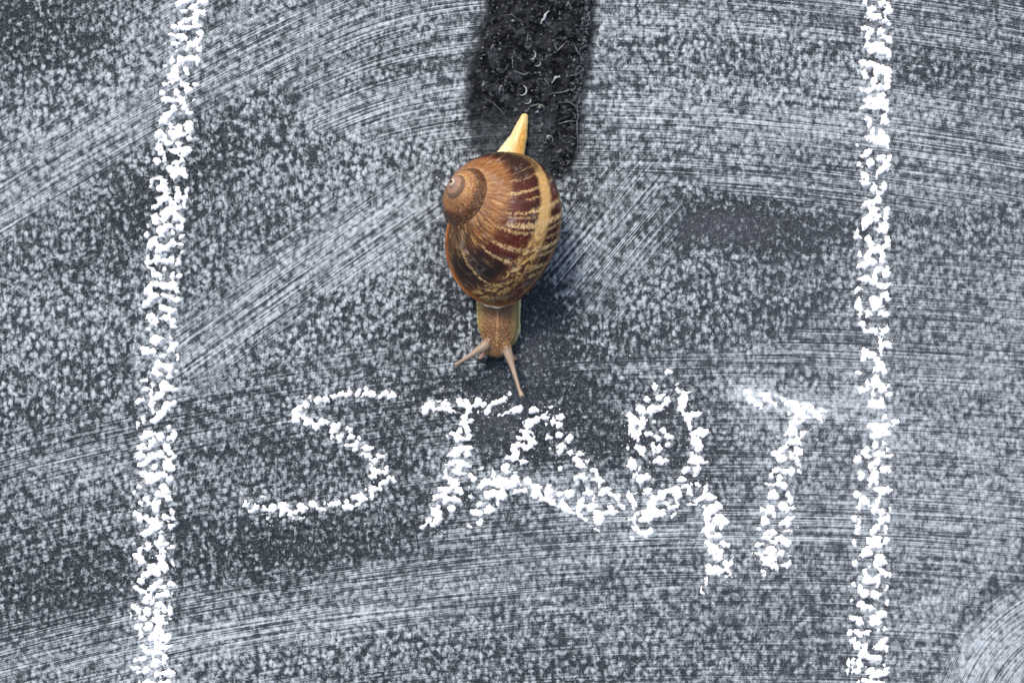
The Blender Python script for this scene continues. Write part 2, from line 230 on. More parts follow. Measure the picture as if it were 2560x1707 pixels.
def sstep(x, lo, hi):
    t = np.clip((x - lo) / (hi - lo), 0, 1); return t * t * (3 - 2 * t)

def box(x, y, cx, cy, hx, hy, ang=0, soft=40):
    a = math.radians(ang); c, s = math.cos(a), math.sin(a)
    u = np.abs((x - cx) * c + (y - cy) * s); v = np.abs(-(x - cx) * s + (y - cy) * c)
    return (1 - sstep(u, hx - soft, hx + soft)) * (1 - sstep(v, hy - soft, hy + soft))

TRAIL_Y = [-900, -300, 0, 80, 160, 230, 300, 370, 420, 480]
TRAIL_L = [1300, 1250, 1216, 1200, 1178, 1164, 1170, 1186, 1225, 1290]
TRAIL_R = [1560, 1510, 1488, 1482, 1472, 1464, 1458, 1446, 1432, 1400]

def wet_mask(x, y, soft=16):
    wob = (vnoise(x / 38, y / 38, 5) - .5) * 14 + (vnoise(x / 12, y / 12, 6) - .5) * 6
    l = np.interp(y, TRAIL_Y, TRAIL_L) + wob; r = np.interp(y, TRAIL_Y, TRAIL_R) + wob
    return sstep(x, l - soft, l + soft) * (1 - sstep(x, r - soft, r + soft)) * (1 - sstep(y, 420, 475))

def slope_int(x, xs, ss):
    fine = np.arange(-3000, 6000, 10.0)
    s = np.interp(fine, xs, ss); f = np.concatenate([[0], np.cumsum((s[1:] + s[:-1]) / 2 * 10)])
    f -= np.interp(1280, fine, f)
    return np.interp(x, fine, f)

def board_fields(px, py):
    warp = (fbm(px / 160, py / 160, 3) - .5) * 60
    D = np.full(px.shape, .422)
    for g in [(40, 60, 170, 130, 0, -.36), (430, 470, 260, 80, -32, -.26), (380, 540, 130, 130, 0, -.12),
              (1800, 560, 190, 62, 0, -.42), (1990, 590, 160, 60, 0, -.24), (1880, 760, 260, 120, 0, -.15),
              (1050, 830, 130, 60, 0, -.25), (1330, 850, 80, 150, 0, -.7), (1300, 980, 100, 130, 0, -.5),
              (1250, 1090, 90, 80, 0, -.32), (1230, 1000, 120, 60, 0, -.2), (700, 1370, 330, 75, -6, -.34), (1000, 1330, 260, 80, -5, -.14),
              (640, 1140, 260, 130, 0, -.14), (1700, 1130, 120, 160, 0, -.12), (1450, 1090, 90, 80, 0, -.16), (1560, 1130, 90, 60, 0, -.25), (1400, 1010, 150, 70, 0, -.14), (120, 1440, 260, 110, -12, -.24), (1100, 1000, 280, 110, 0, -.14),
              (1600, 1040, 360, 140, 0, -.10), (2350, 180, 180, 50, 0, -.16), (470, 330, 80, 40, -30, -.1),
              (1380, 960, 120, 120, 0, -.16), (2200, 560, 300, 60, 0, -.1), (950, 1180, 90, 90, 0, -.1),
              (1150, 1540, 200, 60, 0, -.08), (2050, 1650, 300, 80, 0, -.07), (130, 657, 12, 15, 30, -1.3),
              (1130, 560, 45, 110, 0, -.22), (1150, 760, 80, 60, 0, -.2), (1460, 480, 40, 60, 0, -.1),  # chalk darkened beside the shell, painting in the snail's contact shade
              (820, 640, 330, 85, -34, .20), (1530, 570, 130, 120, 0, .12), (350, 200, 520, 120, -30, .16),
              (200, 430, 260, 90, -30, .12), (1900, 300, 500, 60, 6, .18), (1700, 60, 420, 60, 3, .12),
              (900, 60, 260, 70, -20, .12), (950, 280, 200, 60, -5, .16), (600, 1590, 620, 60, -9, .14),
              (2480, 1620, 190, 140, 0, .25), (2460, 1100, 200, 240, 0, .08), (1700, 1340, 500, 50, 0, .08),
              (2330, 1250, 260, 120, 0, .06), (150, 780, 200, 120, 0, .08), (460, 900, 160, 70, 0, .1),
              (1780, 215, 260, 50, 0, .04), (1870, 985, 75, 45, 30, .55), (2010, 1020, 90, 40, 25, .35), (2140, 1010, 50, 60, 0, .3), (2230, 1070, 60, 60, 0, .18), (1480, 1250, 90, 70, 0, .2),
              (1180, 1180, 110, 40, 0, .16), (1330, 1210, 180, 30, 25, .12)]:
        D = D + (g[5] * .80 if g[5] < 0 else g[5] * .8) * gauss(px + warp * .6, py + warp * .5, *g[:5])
    D = D + (fbm(px / 230, py / 120, 21) - .5) * .16
    rub = gauss(px, py, 1820, 570, 170, 55) + gauss(px, py, 1330, 840, 60, 120) * .7 + gauss(px, py, 1250, 1050, 70, 60) * .6
    rub = np.maximum(rub, .46 * sstep(px + warp, 1150, 2200) * sstep(py, 250, 700) + .3 * sstep(px, 1500, 2400) + .4 * gauss(px, py, 1250, 1450, 300, 150))
    yl = np.interp(px, [-1000, 0, 450, 700, 790, 1050, 1450, 1700, 2100, 2560, 4000], [1200, 610, 325, 215, 330, 380, 460, 450, 560, 520, 700])
    m1 = sstep(yl - py + warp * .5, -15, 40)
    grainy = gauss(px, py, 1900, 180, 420, 70) * .6 + gauss(px, py, 100, 90, 220, 160) * .9 + gauss(px, py, 760, 380, 260, 60) * .7 + gauss(px, py, 250, 500, 40, 40) * .5
    f1 = slope_int(px, [-500, 100, 500, 860, 1100, 1300, 1900, 2400, 3500], [-.64, -.60, -.55, -.42, -.16, -.02, .09, .15, .3])
    v1 = py - f1
    m1 = m1 * np.clip(1 - grainy, .15, 1) * (.55 + .75 * vnoise(px / 900, v1 / 45, 9))
    m1 = m1 + .5 * gauss(px, py, 900, 300, 220, 60)
    m2 = box(px + warp, py + warp * .4, 740, 690, 390, 95, -33, 75) + box(px + warp * 1.6, py + warp, 1520, 590, 190, 120, -48, 85)
    m1 = m1 * (1 - .8 * np.clip(m2, 0, 1))
    f3 = slope_int(px, [-500, 0, 430, 860, 1440, 2000, 2560, 3500], [-.33, -.27, -.20, -.14, -.06, .02, .08, .2])
    v3 = py - f3 + np.where(py > 1450, 0, 0)
    y3 = np.interp(px, [-1000, 0, 400, 860, 1440, 1900, 2200, 2560, 4000], [1350, 1050, 930, 850, 860, 850, 640, 560, 500])
    m3 = sstep(py - y3 + warp * .4, -20, 60)
    bands = .58 + .5 * gauss(px, v3, 1800, 915, 520, 32) + .75 * gauss(px, v3, 300, 1300 - 250, 1, 1) \
        + .8 * gauss(px, v3, 1750, 1345, 900, 60) + .9 * gauss(px, py, 520, 1560, 720, 75, -9) + .35 * gauss(px, py, 150, 1130, 400, 60, -10)
    lowgrain = gauss(px, py, 700, 1370, 380, 75, -6) * .35 + gauss(px, py, 820, 1180, 240, 130) * .25
    m3 = m3 * np.clip(bands - lowgrain, 0, 1.1) * (.6 + .7 * vnoise(px / 900, v3 / 40, 12))
    r5 = np.hypot(px - 2760, py - 1850)
    r5w = r5 + (fbm(px / 22, py / 22, 88) - .5) * 50
    m5 = (1 - sstep(r5w, 405, 465)) * .8
    m3 = m3 * (1 - m5)
    a2 = math.radians(-35)
    u2 = px * math.cos(a2) + py * math.sin(a2); v2 = -px * math.sin(a2) + py * math.cos(a2)
    a3 = math.radians(-50)
    w = sstep(px, 1250, 1330)
    v2b = -px * math.sin(a3) + py * math.cos(a3)
    v2 = np.where(px > 1290, v2b, v2)
    D = D + .05 * m5 - .22 * gauss(r5w, 0 * r5, 462, 0, 26, 1)
    # loose dust rubbed off round every stroke
    H = np.zeros((300, 210))
    for key in CHALK:
        for bx, by, rx, ry, an in parse(key):
            a, b = int((bx + 12.8) * 10) + 20, int((8.535 - by) * 10) + 20
            if 1 < a < 298 and 1 < b < 208: H[a, b] += rx * ry * 90
    for _ in range(2):
        H = (H + np.roll(H, 1, 0) + np.roll(H, -1, 0)) / 3; H = (H + np.roll(H, 1, 1) + np.roll(H, -1, 1)) / 3
    hx, hy = np.clip(px / 10 + 20, 0, 298), np.clip(py / 10 + 20, 0, 208)
    ia, ib = hx.astype(int), hy.astype(int); fa, fb = hx - ia, hy - ib
    near = (H[ia, ib] * (1 - fa) + H[ia + 1, ib] * fa) * (1 - fb) + (H[ia, ib + 1] * (1 - fa) + H[ia + 1, ib + 1] * fa) * fb
    D = D + .46 * np.clip(near, 0, 1) * (.5 + fbm(px / 40, py / 40, 77))
    D = np.clip(D, .05, 1)
    m2 = np.maximum(m2, .22 * sstep(m1 * 0 + py, 380, 460) * (1 - sstep(py, 900, 1000)) * (1 - sstep(px, 1100, 1180)))
    m1 = np.maximum(m1, .2 * (py < 700))
    m2 = m2 * 1.15
    wet = wet_mask(px, py)
    wet = wet * (1 - .45 * sstep(py, 250, 330) * (1 - sstep(px, 1330, 1400)))
    z = 0.01
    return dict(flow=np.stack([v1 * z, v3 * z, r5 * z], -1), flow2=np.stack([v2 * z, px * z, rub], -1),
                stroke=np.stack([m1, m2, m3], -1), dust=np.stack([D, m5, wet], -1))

def board_material():
    m = N('chalky_slate')
    flow, flow2, stroke, dust = (m.xyz(m.attr(a).outputs['Vector']) for a in ('flow', 'flow2', 'stroke', 'dust'))
    pos = m.n('TexCoord').outputs['Object']; P = m.xyz(pos)
    def streak(v, u, seed):
        a = m.noise(m.vec(m.mul(u, .22), m.mul(v, 17.0), seed), 1, 2.5, .65)
        b = m.noise(m.vec(m.mul(u, .42), m.mul(v, 38.0), seed + 7.0), 1, 1, .5)
        return m.sub(m.add(m.mul(a, .50), m.mul(b, .60)), .55)
    s1 = streak(flow[0], P[0], 1.0); s2 = streak(flow2[0], P[0], 4.0)
    s3 = streak(flow[1], P[0], 9.0); s5 = streak(flow[2], P[1], 15.0)
    S = m.add(m.add(m.mul(s1, stroke[0]), m.mul(s2, stroke[1])), m.add(m.mul(s3, stroke[2]), m.mul(s5, dust[1])))
    M = m.math('ADD', m.add(stroke[0], stroke[1]), m.add(stroke[2], dust[1]), clamp=True)
    # pitted paint: chalk catches on the raised grain
    warp = m.n('TexNoise'); m.put(warp.inputs['Vector'], pos); warp.inputs['Scale'].default_value = 3.5
    wv = m.n('VectorMath', operation='MULTIPLY_ADD')
    m.put(wv.inputs[0], warp.outputs['Color']); wv.inputs[1].default_value = (.10, .10, 0); m.put(wv.inputs[2], pos)
    g1 = m.noise(wv.outputs[0], 8.6, 2.4, .65, .5)
    g2 = m.noise(m.vec(m.mul(P[0], 17.0), m.mul(P[1], 5.0), 3.3), 1, 1.5, .5)
    g3 = m.noise(pos, 25, 2, .65)
    big = m.noise(wv.outputs[0], 1.7, 2, .6)
    an = m.n('VectorMath', operation='MULTIPLY'); m.put(an.inputs[0], wv.outputs[0]); an.inputs[1].default_value = (1.0, .82, 0)
    sp = m.voro(an.outputs[0], 7.4)
    spot = m.sub(.44, sp)
    g = m.add(m.add(m.mul(m.sub(g1, .5), 1.7), m.mul(m.sub(g2, .5), .8)), m.add(m.mul(m.sub(g3, .5), 1.2), m.mul(spot, m.step(big, .38, .62, .75, 1.35))))
    gk = m.math('MULTIPLY_ADD', M, -.40, 1.0)
    gk = m.mul(gk, m.math('MULTIPLY_ADD', flow2[2], -.38, 1.0))
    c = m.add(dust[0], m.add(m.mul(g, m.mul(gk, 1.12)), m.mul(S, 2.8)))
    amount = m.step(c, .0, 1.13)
    amount = m.math('MAXIMUM', amount, m.mul(m.step(g3, .38, .75), m.step(g1, .35, .6, .03, .22)))
    wet = dust[2]
    amount = m.mul(amount, m.math('MULTIPLY_ADD', wet, -.96, 1.0))
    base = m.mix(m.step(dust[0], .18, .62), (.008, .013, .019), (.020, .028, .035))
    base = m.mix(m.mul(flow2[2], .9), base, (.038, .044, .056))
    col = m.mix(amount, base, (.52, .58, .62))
    wetc = m.mix(m.step(m.noise(pos, 2.6, 3, .6), .46, .6), (.002, .003, .004), (.020, .022, .026))
    col = m.mix(wet, col, wetc)
    m.set(Base_Color=col, Roughness=m.step(wet, 0, 1, .72, .32))
    m.set(Specular_IOR_Level=m.mul(m.step(amount, 0, 1, .20, .05), m.math('MULTIPLY_ADD', wet, -.8, 1.0)))
    h = m.add(m.mul(g1, 1.0), m.add(m.mul(g3, .3), m.mul(spot, 1.2)))
    m.bump(h, .55, .05)
    return m.m

def build_board():
    xi = np.arange(-13.6, 13.601, .075); yi = np.arange(-9.3, 9.301, .075)
    xo = np.concatenate([np.arange(-30, -13.7, .6), xi, np.arange(14.2, 30.1, .6)])
    yo = np.concatenate([np.arange(-22, -9.4, .6), yi, np.arange(9.9, 22.1, .6)])
    X, Y = np.meshgrid(xo, yo, indexing='ij')
    V = np.stack([X, Y, np.zeros_like(X)], -1).reshape(-1, 3)
    nx, ny = len(xo), len(yo)
    F = grid_faces(nx, ny)
    x0, x1, y0, y1 = xo[0], xo[-1], yo[0], yo[-1]
    fl = board_fields((V[:, 0] + 12.8) * 100, (8.535 - V[:, 1]) * 100)
    n = len(V)
    # slab underneath: rim ring and back
    idx = lambda i, j: i * ny + j
    ring = [idx(i, 0) for i in range(nx)] + [idx(nx - 1, j) for j in range(1, ny)] + \
           [idx(i, ny - 1) for i in range(nx - 2, -1, -1)] + [idx(0, j) for j in range(ny - 2, 0, -1)]
    low = V[ring].copy(); low[:, 2] = -.8
    k = len(ring)
    side = np.array([[ring[i], n + i, n + (i + 1) % k, ring[(i + 1) % k]] for i in range(k)])
    V2 = np.concatenate([V, low])
    o = mesh_obj('chalkboard', V2, np.concatenate([F, side]), board_material())
    for a, v in fl.items():
        fattr(o, a, np.concatenate([v, np.zeros((k, 3))]), 'FLOAT_VECTOR')
    tag(o, 'dark slate chalkboard smeared with wiped white chalk dust', kind='structure')
    return o
build_board()

# ------------------------------------------------------------------ chalk marks
def chalk_material():
    m = N('white_chalk')
    pos = m.n('TexCoord').outputs['Object']
    a = m.noise(pos, 26, 3, .6)
    m.set(Base_Color=m.mix(m.step(a, .35, .6), (.90, .91, .92), (.95, .95, .955)), Roughness=1.0, Specular_IOR_Level=.05)
    m.set(Subsurface_Weight=.0)
    m.bump(a, .25, .02)
    return m.m
CHALK_MAT = chalk_material()

def filler(key, cx_of, y_from, y_to, half):
    L = []; y = y_from
    while y < y_to:
        x = cx_of(y) + random.uniform(-half, half)
        X, Y = W(x, y)
        L.append([X, Y, random.uniform(.05, .14), random.uniform(.05, .12), random.uniform(-.6, .6)])
        y += random.uniform(4, 9)
    return L

def chalk_stroke(name, label, cat, blobs, group=None, seed=0, dust=200, base=None):
    blobs = np.array(blobs)
    st = .02
    x0, y0 = blobs[:, 0].min() - .3, blobs[:, 1].min() - .3
    x1, y1 = blobs[:, 0].max() + .3, blobs[:, 1].max() + .3
    nx, ny = int((x1 - x0) / st) + 1, int((y1 - y0) / st) + 1
    F = np.full((nx, ny), -.2)
    for bx, by, rx, ry, an in blobs:
        R = max(rx, ry) + .1
        i0, i1 = max(0, int((bx - R - x0) / st)), min(nx, int((bx + R - x0) / st) + 2)
        j0, j1 = max(0, int((by - R - y0) / st)), min(ny, int((by + R - y0) / st) + 2)
        gx = x0 + np.arange(i0, i1)[:, None] * st; gy = y0 + np.arange(j0, j1)[None, :] * st
        c, s = math.cos(an), math.sin(an)
        u = ((gx - bx) * c + (gy - by) * s) / rx; v = (-(gx - bx) * s + (gy - by) * c) / ry
        f = (1 - np.sqrt(u * u + v * v)) * min(rx, ry)
        sub = F[i0:i1, j0:j1]
        k = .012
        hh = np.clip(.5 + .5 * (f - sub) / k, 0, 1)
        F[i0:i1, j0:j1] = sub * (1 - hh) + f * hh + k * hh * (1 - hh)
    gx = x0 + np.arange(nx)[:, None] * st + np.zeros((1, ny)); gy = y0 + np.arange(ny)[None, :] * st + np.zeros((nx, 1))
    F = F + (fbm(gx * 9, gy * 9, seed + 2, 3) - (.395 if 'line' in name else .445)) * .100 + (vnoise(gx * 26, gy * 26, seed + 8) - .5) * .052
    on = F > 0
    # connected pieces of chalk
    lab = np.zeros((nx, ny), np.int32); comps = []
    act = set(map(tuple, np.argwhere(on)))
    while act:
        p = act.pop(); stack = [p]; comp = [p]
        while stack:
            a, b = stack.pop()
            for q in ((a + 1, b), (a - 1, b), (a, b + 1), (a, b - 1)):
                if q in act:
                    act.remove(q); stack.append(q); comp.append(q)
        comps.append(comp)
    comps.sort(key=len, reverse=True)
    tilt = (fbm(gx * 5, gy * 5, seed + 30, 2))
    Z = np.where(F > 0, (.025 + .062 * tilt) * (1 - np.exp(-np.maximum(F, 0) / .035)) + (vnoise(gx * 24, gy * 24, seed + 44) - .5) * .018 * sstep(F, 0, .03),
                 np.maximum(F * 1.7, -.03))
    root = empty(name, (base[0], base[1], 0) if base else ((x0 + x1) / 2, (y0 + y1) / 2, 0))
    tag(root, label, cat, group)
    rx_, ry_ = root.location.x, root.location.y
    crumbsV, crumbsF, off = [], [], 0
    nbig = 0
    for comp in comps:
        c = np.array(comp)
        a0, b0 = c.min(0) - 1; a1, b1 = c.max(0) + 2
        a0, b0 = max(a0, 0), max(b0, 0); a1, b1 = min(a1, nx), min(b1, ny)
        msk = np.zeros((a1 - a0, b1 - b0), bool); msk[c[:, 0] - a0, c[:, 1] - b0] = True
        cell = msk[:-1, :-1] | msk[1:, :-1] | msk[:-1, 1:] | msk[1:, 1:]
        zi = Z[a0:a1, b0:b1]
        zi = np.where(msk, zi, np.minimum(zi, -.004))
        ci, cj = np.nonzero(cell)
        nyl = msk.shape[1]
        q = np.stack([ci * nyl + cj, (ci + 1) * nyl + cj, (ci + 1) * nyl + cj + 1, ci * nyl + cj + 1], -1)
        used, inv = np.unique(q, return_inverse=True)
        ii, jj = used // nyl, used % nyl
        V = np.stack([gx[a0, 0] + ii * st - rx_, gy[0, b0] + jj * st - ry_, zi[ii, jj]], -1)
        q = inv.reshape(-1, 4)
        if len(comp) >= 16 and nbig < 290:
            nbig += 1
            mesh_obj('chalk_clump', V, q, CHALK_MAT, root)
        else:
            crumbsV.append(V); crumbsF.append(q + off); off += len(V)
    # fine crumbs thrown off beside the stroke
    rs = np.random.default_rng(seed + 99)
    for i in range(dust):
        b = blobs[rs.integers(len(blobs))]
        x = b[0] + rs.normal() * (.12 + b[2]); y = b[1] + rs.normal() * (.12 + b[3]); r = .006 + .016 * rs.random() ** 3
        a = rs.random() * 6.28
        V = [(x + r * rs.uniform(.6, 1.4) * math.cos(a + k * math.pi / 2) - rx_, y + r * rs.uniform(.6, 1.4) * math.sin(a + k * math.pi / 2) - ry_, -.002) for k in range(4)]
        V.append((x - rx_, y - ry_, r * 1.2))
        crumbsV.append(np.array(V)); crumbsF.append(np.array([[k, (k + 1) % 4, 4, 4] for k in range(4)]) + off); off += 5
    V = np.concatenate(crumbsV); Fq = np.concatenate(crumbsF)
    me = bpy.data.meshes.new('chalk_crumbs')
    me.from_pydata([tuple(v) for v in V], [], [tuple(dict.fromkeys(f)) for f in Fq.tolist()])
    me.materials.append(CHALK_MAT)
    o = bpy.data.objects.new('chalk_crumbs', me); COL.objects.link(o); o.parent = root; o['kind'] = 'stuff'
    return root

ll = parse('line_left') + filler('l', lambda y: 473 - .16 * y, -500, 0, 42) + filler('l', lambda y: 384, 1710, 2150, 48)
lr = parse('line_right') + filler('r', lambda y: 2193, -500, 0, 38) + filler('r', lambda y: 2180, 1710, 2150, 45)
chalk_stroke('chalk_line', 'long crumbly white chalk line left of the word, leaning right at its top', 'chalk line', ll, 'chalk lane lines', 1, 500)
chalk_stroke('chalk_line', 'long crumbly white chalk line right of the word, nearly straight', 'chalk line', lr, 'chalk lane lines', 2, 500)
LT = 'letters of the chalk word START'
chalk_stroke('chalk_letter', 'angular white chalk letter S, the first letter of the word', 'chalk letter', parse('S'), LT, 3, 260)
chalk_stroke('chalk_letter', 'chalk letter T between the S and the A, with a short ragged bar', 'chalk letter', parse('T1'), LT, 4, 220)
chalk_stroke('chalk_letter', 'chalk letter A below the snail, thickest at its crossbar', 'chalk letter', parse('A'), LT, 5, 300)
chalk_stroke('chalk_letter', 'chalk letter R with a wide loop and a leg reaching down', 'chalk letter', parse('R'), LT, 6, 380)
chalk_stroke('chalk_letter', 'last chalk letter T of the word, slanted flakes in its smudged bar', 'chalk letter', parse('T2'), LT, 7, 260)
chalk_stroke('chalk_flake', 'small loose white chalk flake lying alone just above the letter R', 'chalk flake', parse('flake'), None, 8, 4)

def dust_specks():
    rs = np.random.default_rng(5); V = []; F = []
    for i in range(520):
        x, y, r = rs.uniform(-14, 14), rs.uniform(-9.5, 9.5), .005 + .011 * rs.random() ** 2
        if rs.random() < .55: x = rs.normal() * 3.6 + 2; y = rs.normal() * 1.8 - 2.4
        px, py = (x + 12.8) * 100, (8.535 - y) * 100
        if 1080 < px < 1460 and 250 < py < 900: continue
        k = len(V)
        V += [(x - r, y - r, 0), (x + r, y - r * .8, 0), (x + r * .7, y + r, 0), (x - r * .9, y + r * .8, 0), (x, y, r)]
        F += [(k, k + 1, k + 4), (k + 1, k + 2, k + 4), (k + 2, k + 3, k + 4), (k + 3, k, k + 4)]
    me = bpy.data.meshes.new('chalk_dust'); me.from_pydata(V, [], F); me.materials.append(CHALK_MAT)
    o = bpy.data.objects.new('chalk_dust', me); COL.objects.link(o)
    tag(o, 'fine white chalk dust specks scattered over the board', 'chalk dust', kind='stuff')
dust_specks()

# ------------------------------------------------------------------ wet slime trail
def slime_material(name, col, rough, alpha, bump_scale=6, bump=.6):
    m = N(name)
    pos = m.n('TexCoord').outputs['Object']
    a = m.noise(pos, bump_scale, 4, .6, 1.2)
    m.set(Base_Color=col, Roughness=rough, IOR=1.36, Alpha=alpha, Specular_IOR_Level=.6)
    m.bump(a, bump, .06)
    return m

def build_trail():
    root = empty('slime_trail', (*W(1315, 200), 0))
    tag(root, 'wet dark slime trail running down from the top edge to the snail', 'slime trail')
    ox, oy = root.location.x, root.location.y
    ys = np.arange(-880, 468, 4.0); n = 84
    u = np.linspace(0, 1, n)
    PX = np.zeros((len(ys), n)); PY = np.repeat(ys[:, None], n, 1)
    l = np.interp(ys, TRAIL_Y, TRAIL_L); r = np.interp(ys, TRAIL_Y, TRAIL_R)
    tip = np.clip((468 - ys) / 60, 0, 1) ** .5
    mid = (l + r) / 2 + (1 - tip) * 40; hw = (r - l) / 2 * tip
    PX = mid[:, None] + (2 * u[None] - 1) * hw[:, None] + (vnoise(PY / 30, u[None] * 0 + 1, 3) - .5) * 14
    X, Y = PX / 100 - 12.8, 8.535 - PY / 100
    edge = np.minimum(u, 1 - u)[None] * 2
    ridge = 1 - np.abs(2 * fbm(PX / 34, PY / 34, 40, 3) - 1)
    Z = .006 + sstep(edge, 0, .12) * (.02 + .07 * fbm(PX / 22, PY / 22, 50, 3) * ridge ** 2) * sstep(470 - PY, 0, 60)
    Z[:, 0] = Z[:, -1] = -.002; Z[-1] = -.002
    V = np.stack([X - ox, Y - oy, Z], -1).reshape(-1, 3)
    m = N('wet_slime')
    pos = m.n('TexCoord').outputs['Object']
    fine = m.noise(pos, 9, 5, .65, 1.2)
    thick = m.step(m.noise(pos, 5.5, 4, .6, 1.0), .45, .68)
    m.set(Base_Color=m.mix(thick, (.004, .005, .007), (.12, .13, .15)), Roughness=.10, IOR=1.36,
          Alpha=m.math('MULTIPLY_ADD', thick, .42, .04), Specular_IOR_Level=.5)
    m.bump(fine, 1.0, .10)
    mesh_obj('slime_film', V, grid_faces(len(ys), n), m.m, root)
    # pale dried strands and rings in the slime
    sm = N('dried_slime'); sm.set(Base_Color=(.42, .44, .47), Roughness=.25, Alpha=.85)
    sa = N('thin_slime'); sa.set(Base_Color=(.20, .215, .24), Roughness=.2, Alpha=.42)
    def tube(pts, rad, mat, name):
        pts = np.array([(*W(a, b), .055) for a, b in pts]); k = len(pts)
        t = np.gradient(pts, axis=0); t /= np.linalg.norm(t, axis=1)[:, None]
        nrm = np.stack([-t[:, 1], t[:, 0], 0 * t[:, 0]], -1)
        V = []
        for i in range(k):
            rr = rad * (.25 + .75 * math.sin(math.pi * i / (k - 1))) * random.uniform(.7, 1.3)
            for q in range(5):
                a = 2 * math.pi * q / 5
                p = pts[i] + nrm[i] * math.cos(a) * rr + np.array([0, 0, math.sin(a) * rr * .7])
                V.append(p - np.array([ox, oy, 0]))
        mesh_obj(name, V, grid_faces(k, 5, wrap=True), mat, root)
    S, O = 3.92, 1100
    def arc(cx, cy, r, a0, a1, n=14, ry=None):
        return [((cx + r * math.cos(math.radians(a))) / S + O, (cy + (ry or r) * math.sin(math.radians(a))) / S) for a in np.linspace(a0, a1, n)]
    def line(*pts):
        P = np.array(pts, float); tt = np.linspace(0, len(P) - 1, 5 * (len(P) - 1) + 1)
        w = np.stack([np.interp(tt, range(len(P)), P[:, 0]), np.interp(tt, range(len(P)), P[:, 1])], -1)
        w += (vnoise(tt * 1.7, tt * 0 + P[0, 0], 3)[:, None] - .5) * 16
        return [(a / S + O, b / S) for a, b in w]
    tube(arc(890, 540, 46, -60, 100), .022, sm.m, 'slime_strand')
    tube(arc(800, 890, 48, -70, 110), .020, sm.m, 'slime_strand')
    tube(arc(950, 620, 34, -20, 130), .016, sm.m, 'slime_strand')
    tube(arc(850, 980, 40, -20, 140), .016, sm.m, 'slime_strand')
    tube(line((985, 240), (1010, 190), (1040, 140), (1065, 105)), .034, sm.m, 'slime_strand')
    tube(line((1030, 225), (1060, 240), (1085, 270)), .014, sa.m, 'slime_strand')
    tube(line((1090, 820), (1130, 780), (1170, 740)), .03, sm.m, 'slime_strand')
    tube(line((1020, 760), (1040, 800), (1070, 840)), .02, sa.m, 'slime_strand')
    tube(line((720, 700), (780, 720), (830, 735), (870, 700)), .02, sa.m, 'slime_strand')
    tube(line((1250, 760), (1320, 730), (1400, 690)), .015, sa.m, 'slime_strand')
    tube(line((1310, 430), (1340, 500), (1385, 560)), .02, sa.m, 'slime_strand')
    tube(line((1450, 110), (1460, 170), (1470, 230)), .02, sa.m, 'slime_strand')
    tube(line((700, 570), (715, 610), (720, 650)), .02, sa.m, 'slime_strand')
    tube(line((860, 330), (860, 400), (850, 430)), .016, sa.m, 'slime_strand')
    tube(line((1110, 400), (1130, 460), (1150, 500), (1200, 440), (1270, 410)), .018, sa.m, 'slime_strand')
    tube(line((820, 460), (880, 470), (910, 450)), .018, sa.m, 'slime_strand')
    tube(line((400, 950), (520, 1010), (590, 1080), (650, 1170)), .010, sa.m, 'slime_strand')
    tube(line((1160, 1010), (1260, 1000), (1320, 1040), (1350, 1110)), .016, sa.m, 'slime_strand')
    tube(line((1408, 900), (1380, 960), (1345, 1040), (1355, 1150), (1340, 1200), (1350, 1300), (1345, 1400), (1340, 1540)), .014, sa.m, 'slime_strand')
    tube(line((1420, 1130), (1395, 1300), (1400, 1420), (1370, 1500), (1350, 1600), (1325, 1690)), .012, sa.m, 'slime_strand')
    tube(line((1060, 930), (1170, 910), (1280, 880), (1330, 920)), .016, sa.m, 'slime_strand')
    tube(line((870, 1060), (930, 1040), (980, 1020)), .02, sa.m, 'slime_strand')
    tube(line((1150, 1220), (1250, 1200), (1330, 1185)), .018, sa.m, 'slime_strand')
    tube(line((600, 160), (700, 140), (760, 200), (830, 230)), .012, sa.m, 'slime_strand')
    rs = np.random.default_rng(8)
    for i in range(5):
        cx, cy = rs.uniform(480, 1380), rs.uniform(60, 1100); an = rs.uniform(0, 360); r = rs.uniform(18, 50)
        if cy > 1000 and cx < 900: continue
        tube(arc(cx, cy, r, an, an + rs.uniform(50, 130), 8, r * rs.uniform(.4, 1)), rs.uniform(.004, .010), sa.m, 'slime_strand')
    # small wet granules that glint
    V, F = [], []
    gm = N('wet_granules'); gm.set(Base_Color=(.50, .53, .58), Roughness=.04, IOR=1.4, Transmission_Weight=.85)
    for i in range(620):
        y = rs.uniform(-60, 440); l = np.interp(y, TRAIL_Y, TRAIL_L) + 14; r = np.interp(y, TRAIL_Y, TRAIL_R) - 10
        x = rs.uniform(l, r)
        if y > 280 and x < 1330: continue
        if rs.random() < .35: x = r - abs(rs.normal()) * 14
        rr = rs.uniform(.012, .04) * (1.6 if rs.random() < .1 else 1)
        cx, cy = x / 100 - 12.8 - ox, 8.535 - y / 100 - oy
        k = len(V); sx = rs.uniform(.6, 1.5); a0 = rs.random() * 6.28
        for lev, (q, zz) in enumerate(((1, 0), (.8, .55), (.4, .9))):
            for j in range(6):
                a = a0 + j * math.pi / 3
                V.append((cx + rr * q * sx * math.cos(a) * rs.uniform(.8, 1.2), cy + rr * q / sx * math.sin(a) * rs.uniform(.8, 1.2), .03 + rr * zz))
        V.append((cx, cy, .03 + rr))
        for lev in range(2):
            for j in range(6):
                F.append((k + lev * 6 + j, k + lev * 6 + (j + 1) % 6, k + lev * 6 + 6 + (j + 1) % 6, k + lev * 6 + 6 + j))
        for j in range(6): F.append((k + 12 + j, k + 12 + (j + 1) % 6, k + 18))
    me = bpy.data.meshes.new('slime_granules'); me.from_pydata(V, [], F); me.materials.append(gm.m)
    for p in me.polygons: p.use_smooth = True
    o = bpy.data.objects.new('slime_granules', me); COL.objects.link(o); o.parent = root; o['kind'] = 'stuff'
    return root
build_trail()

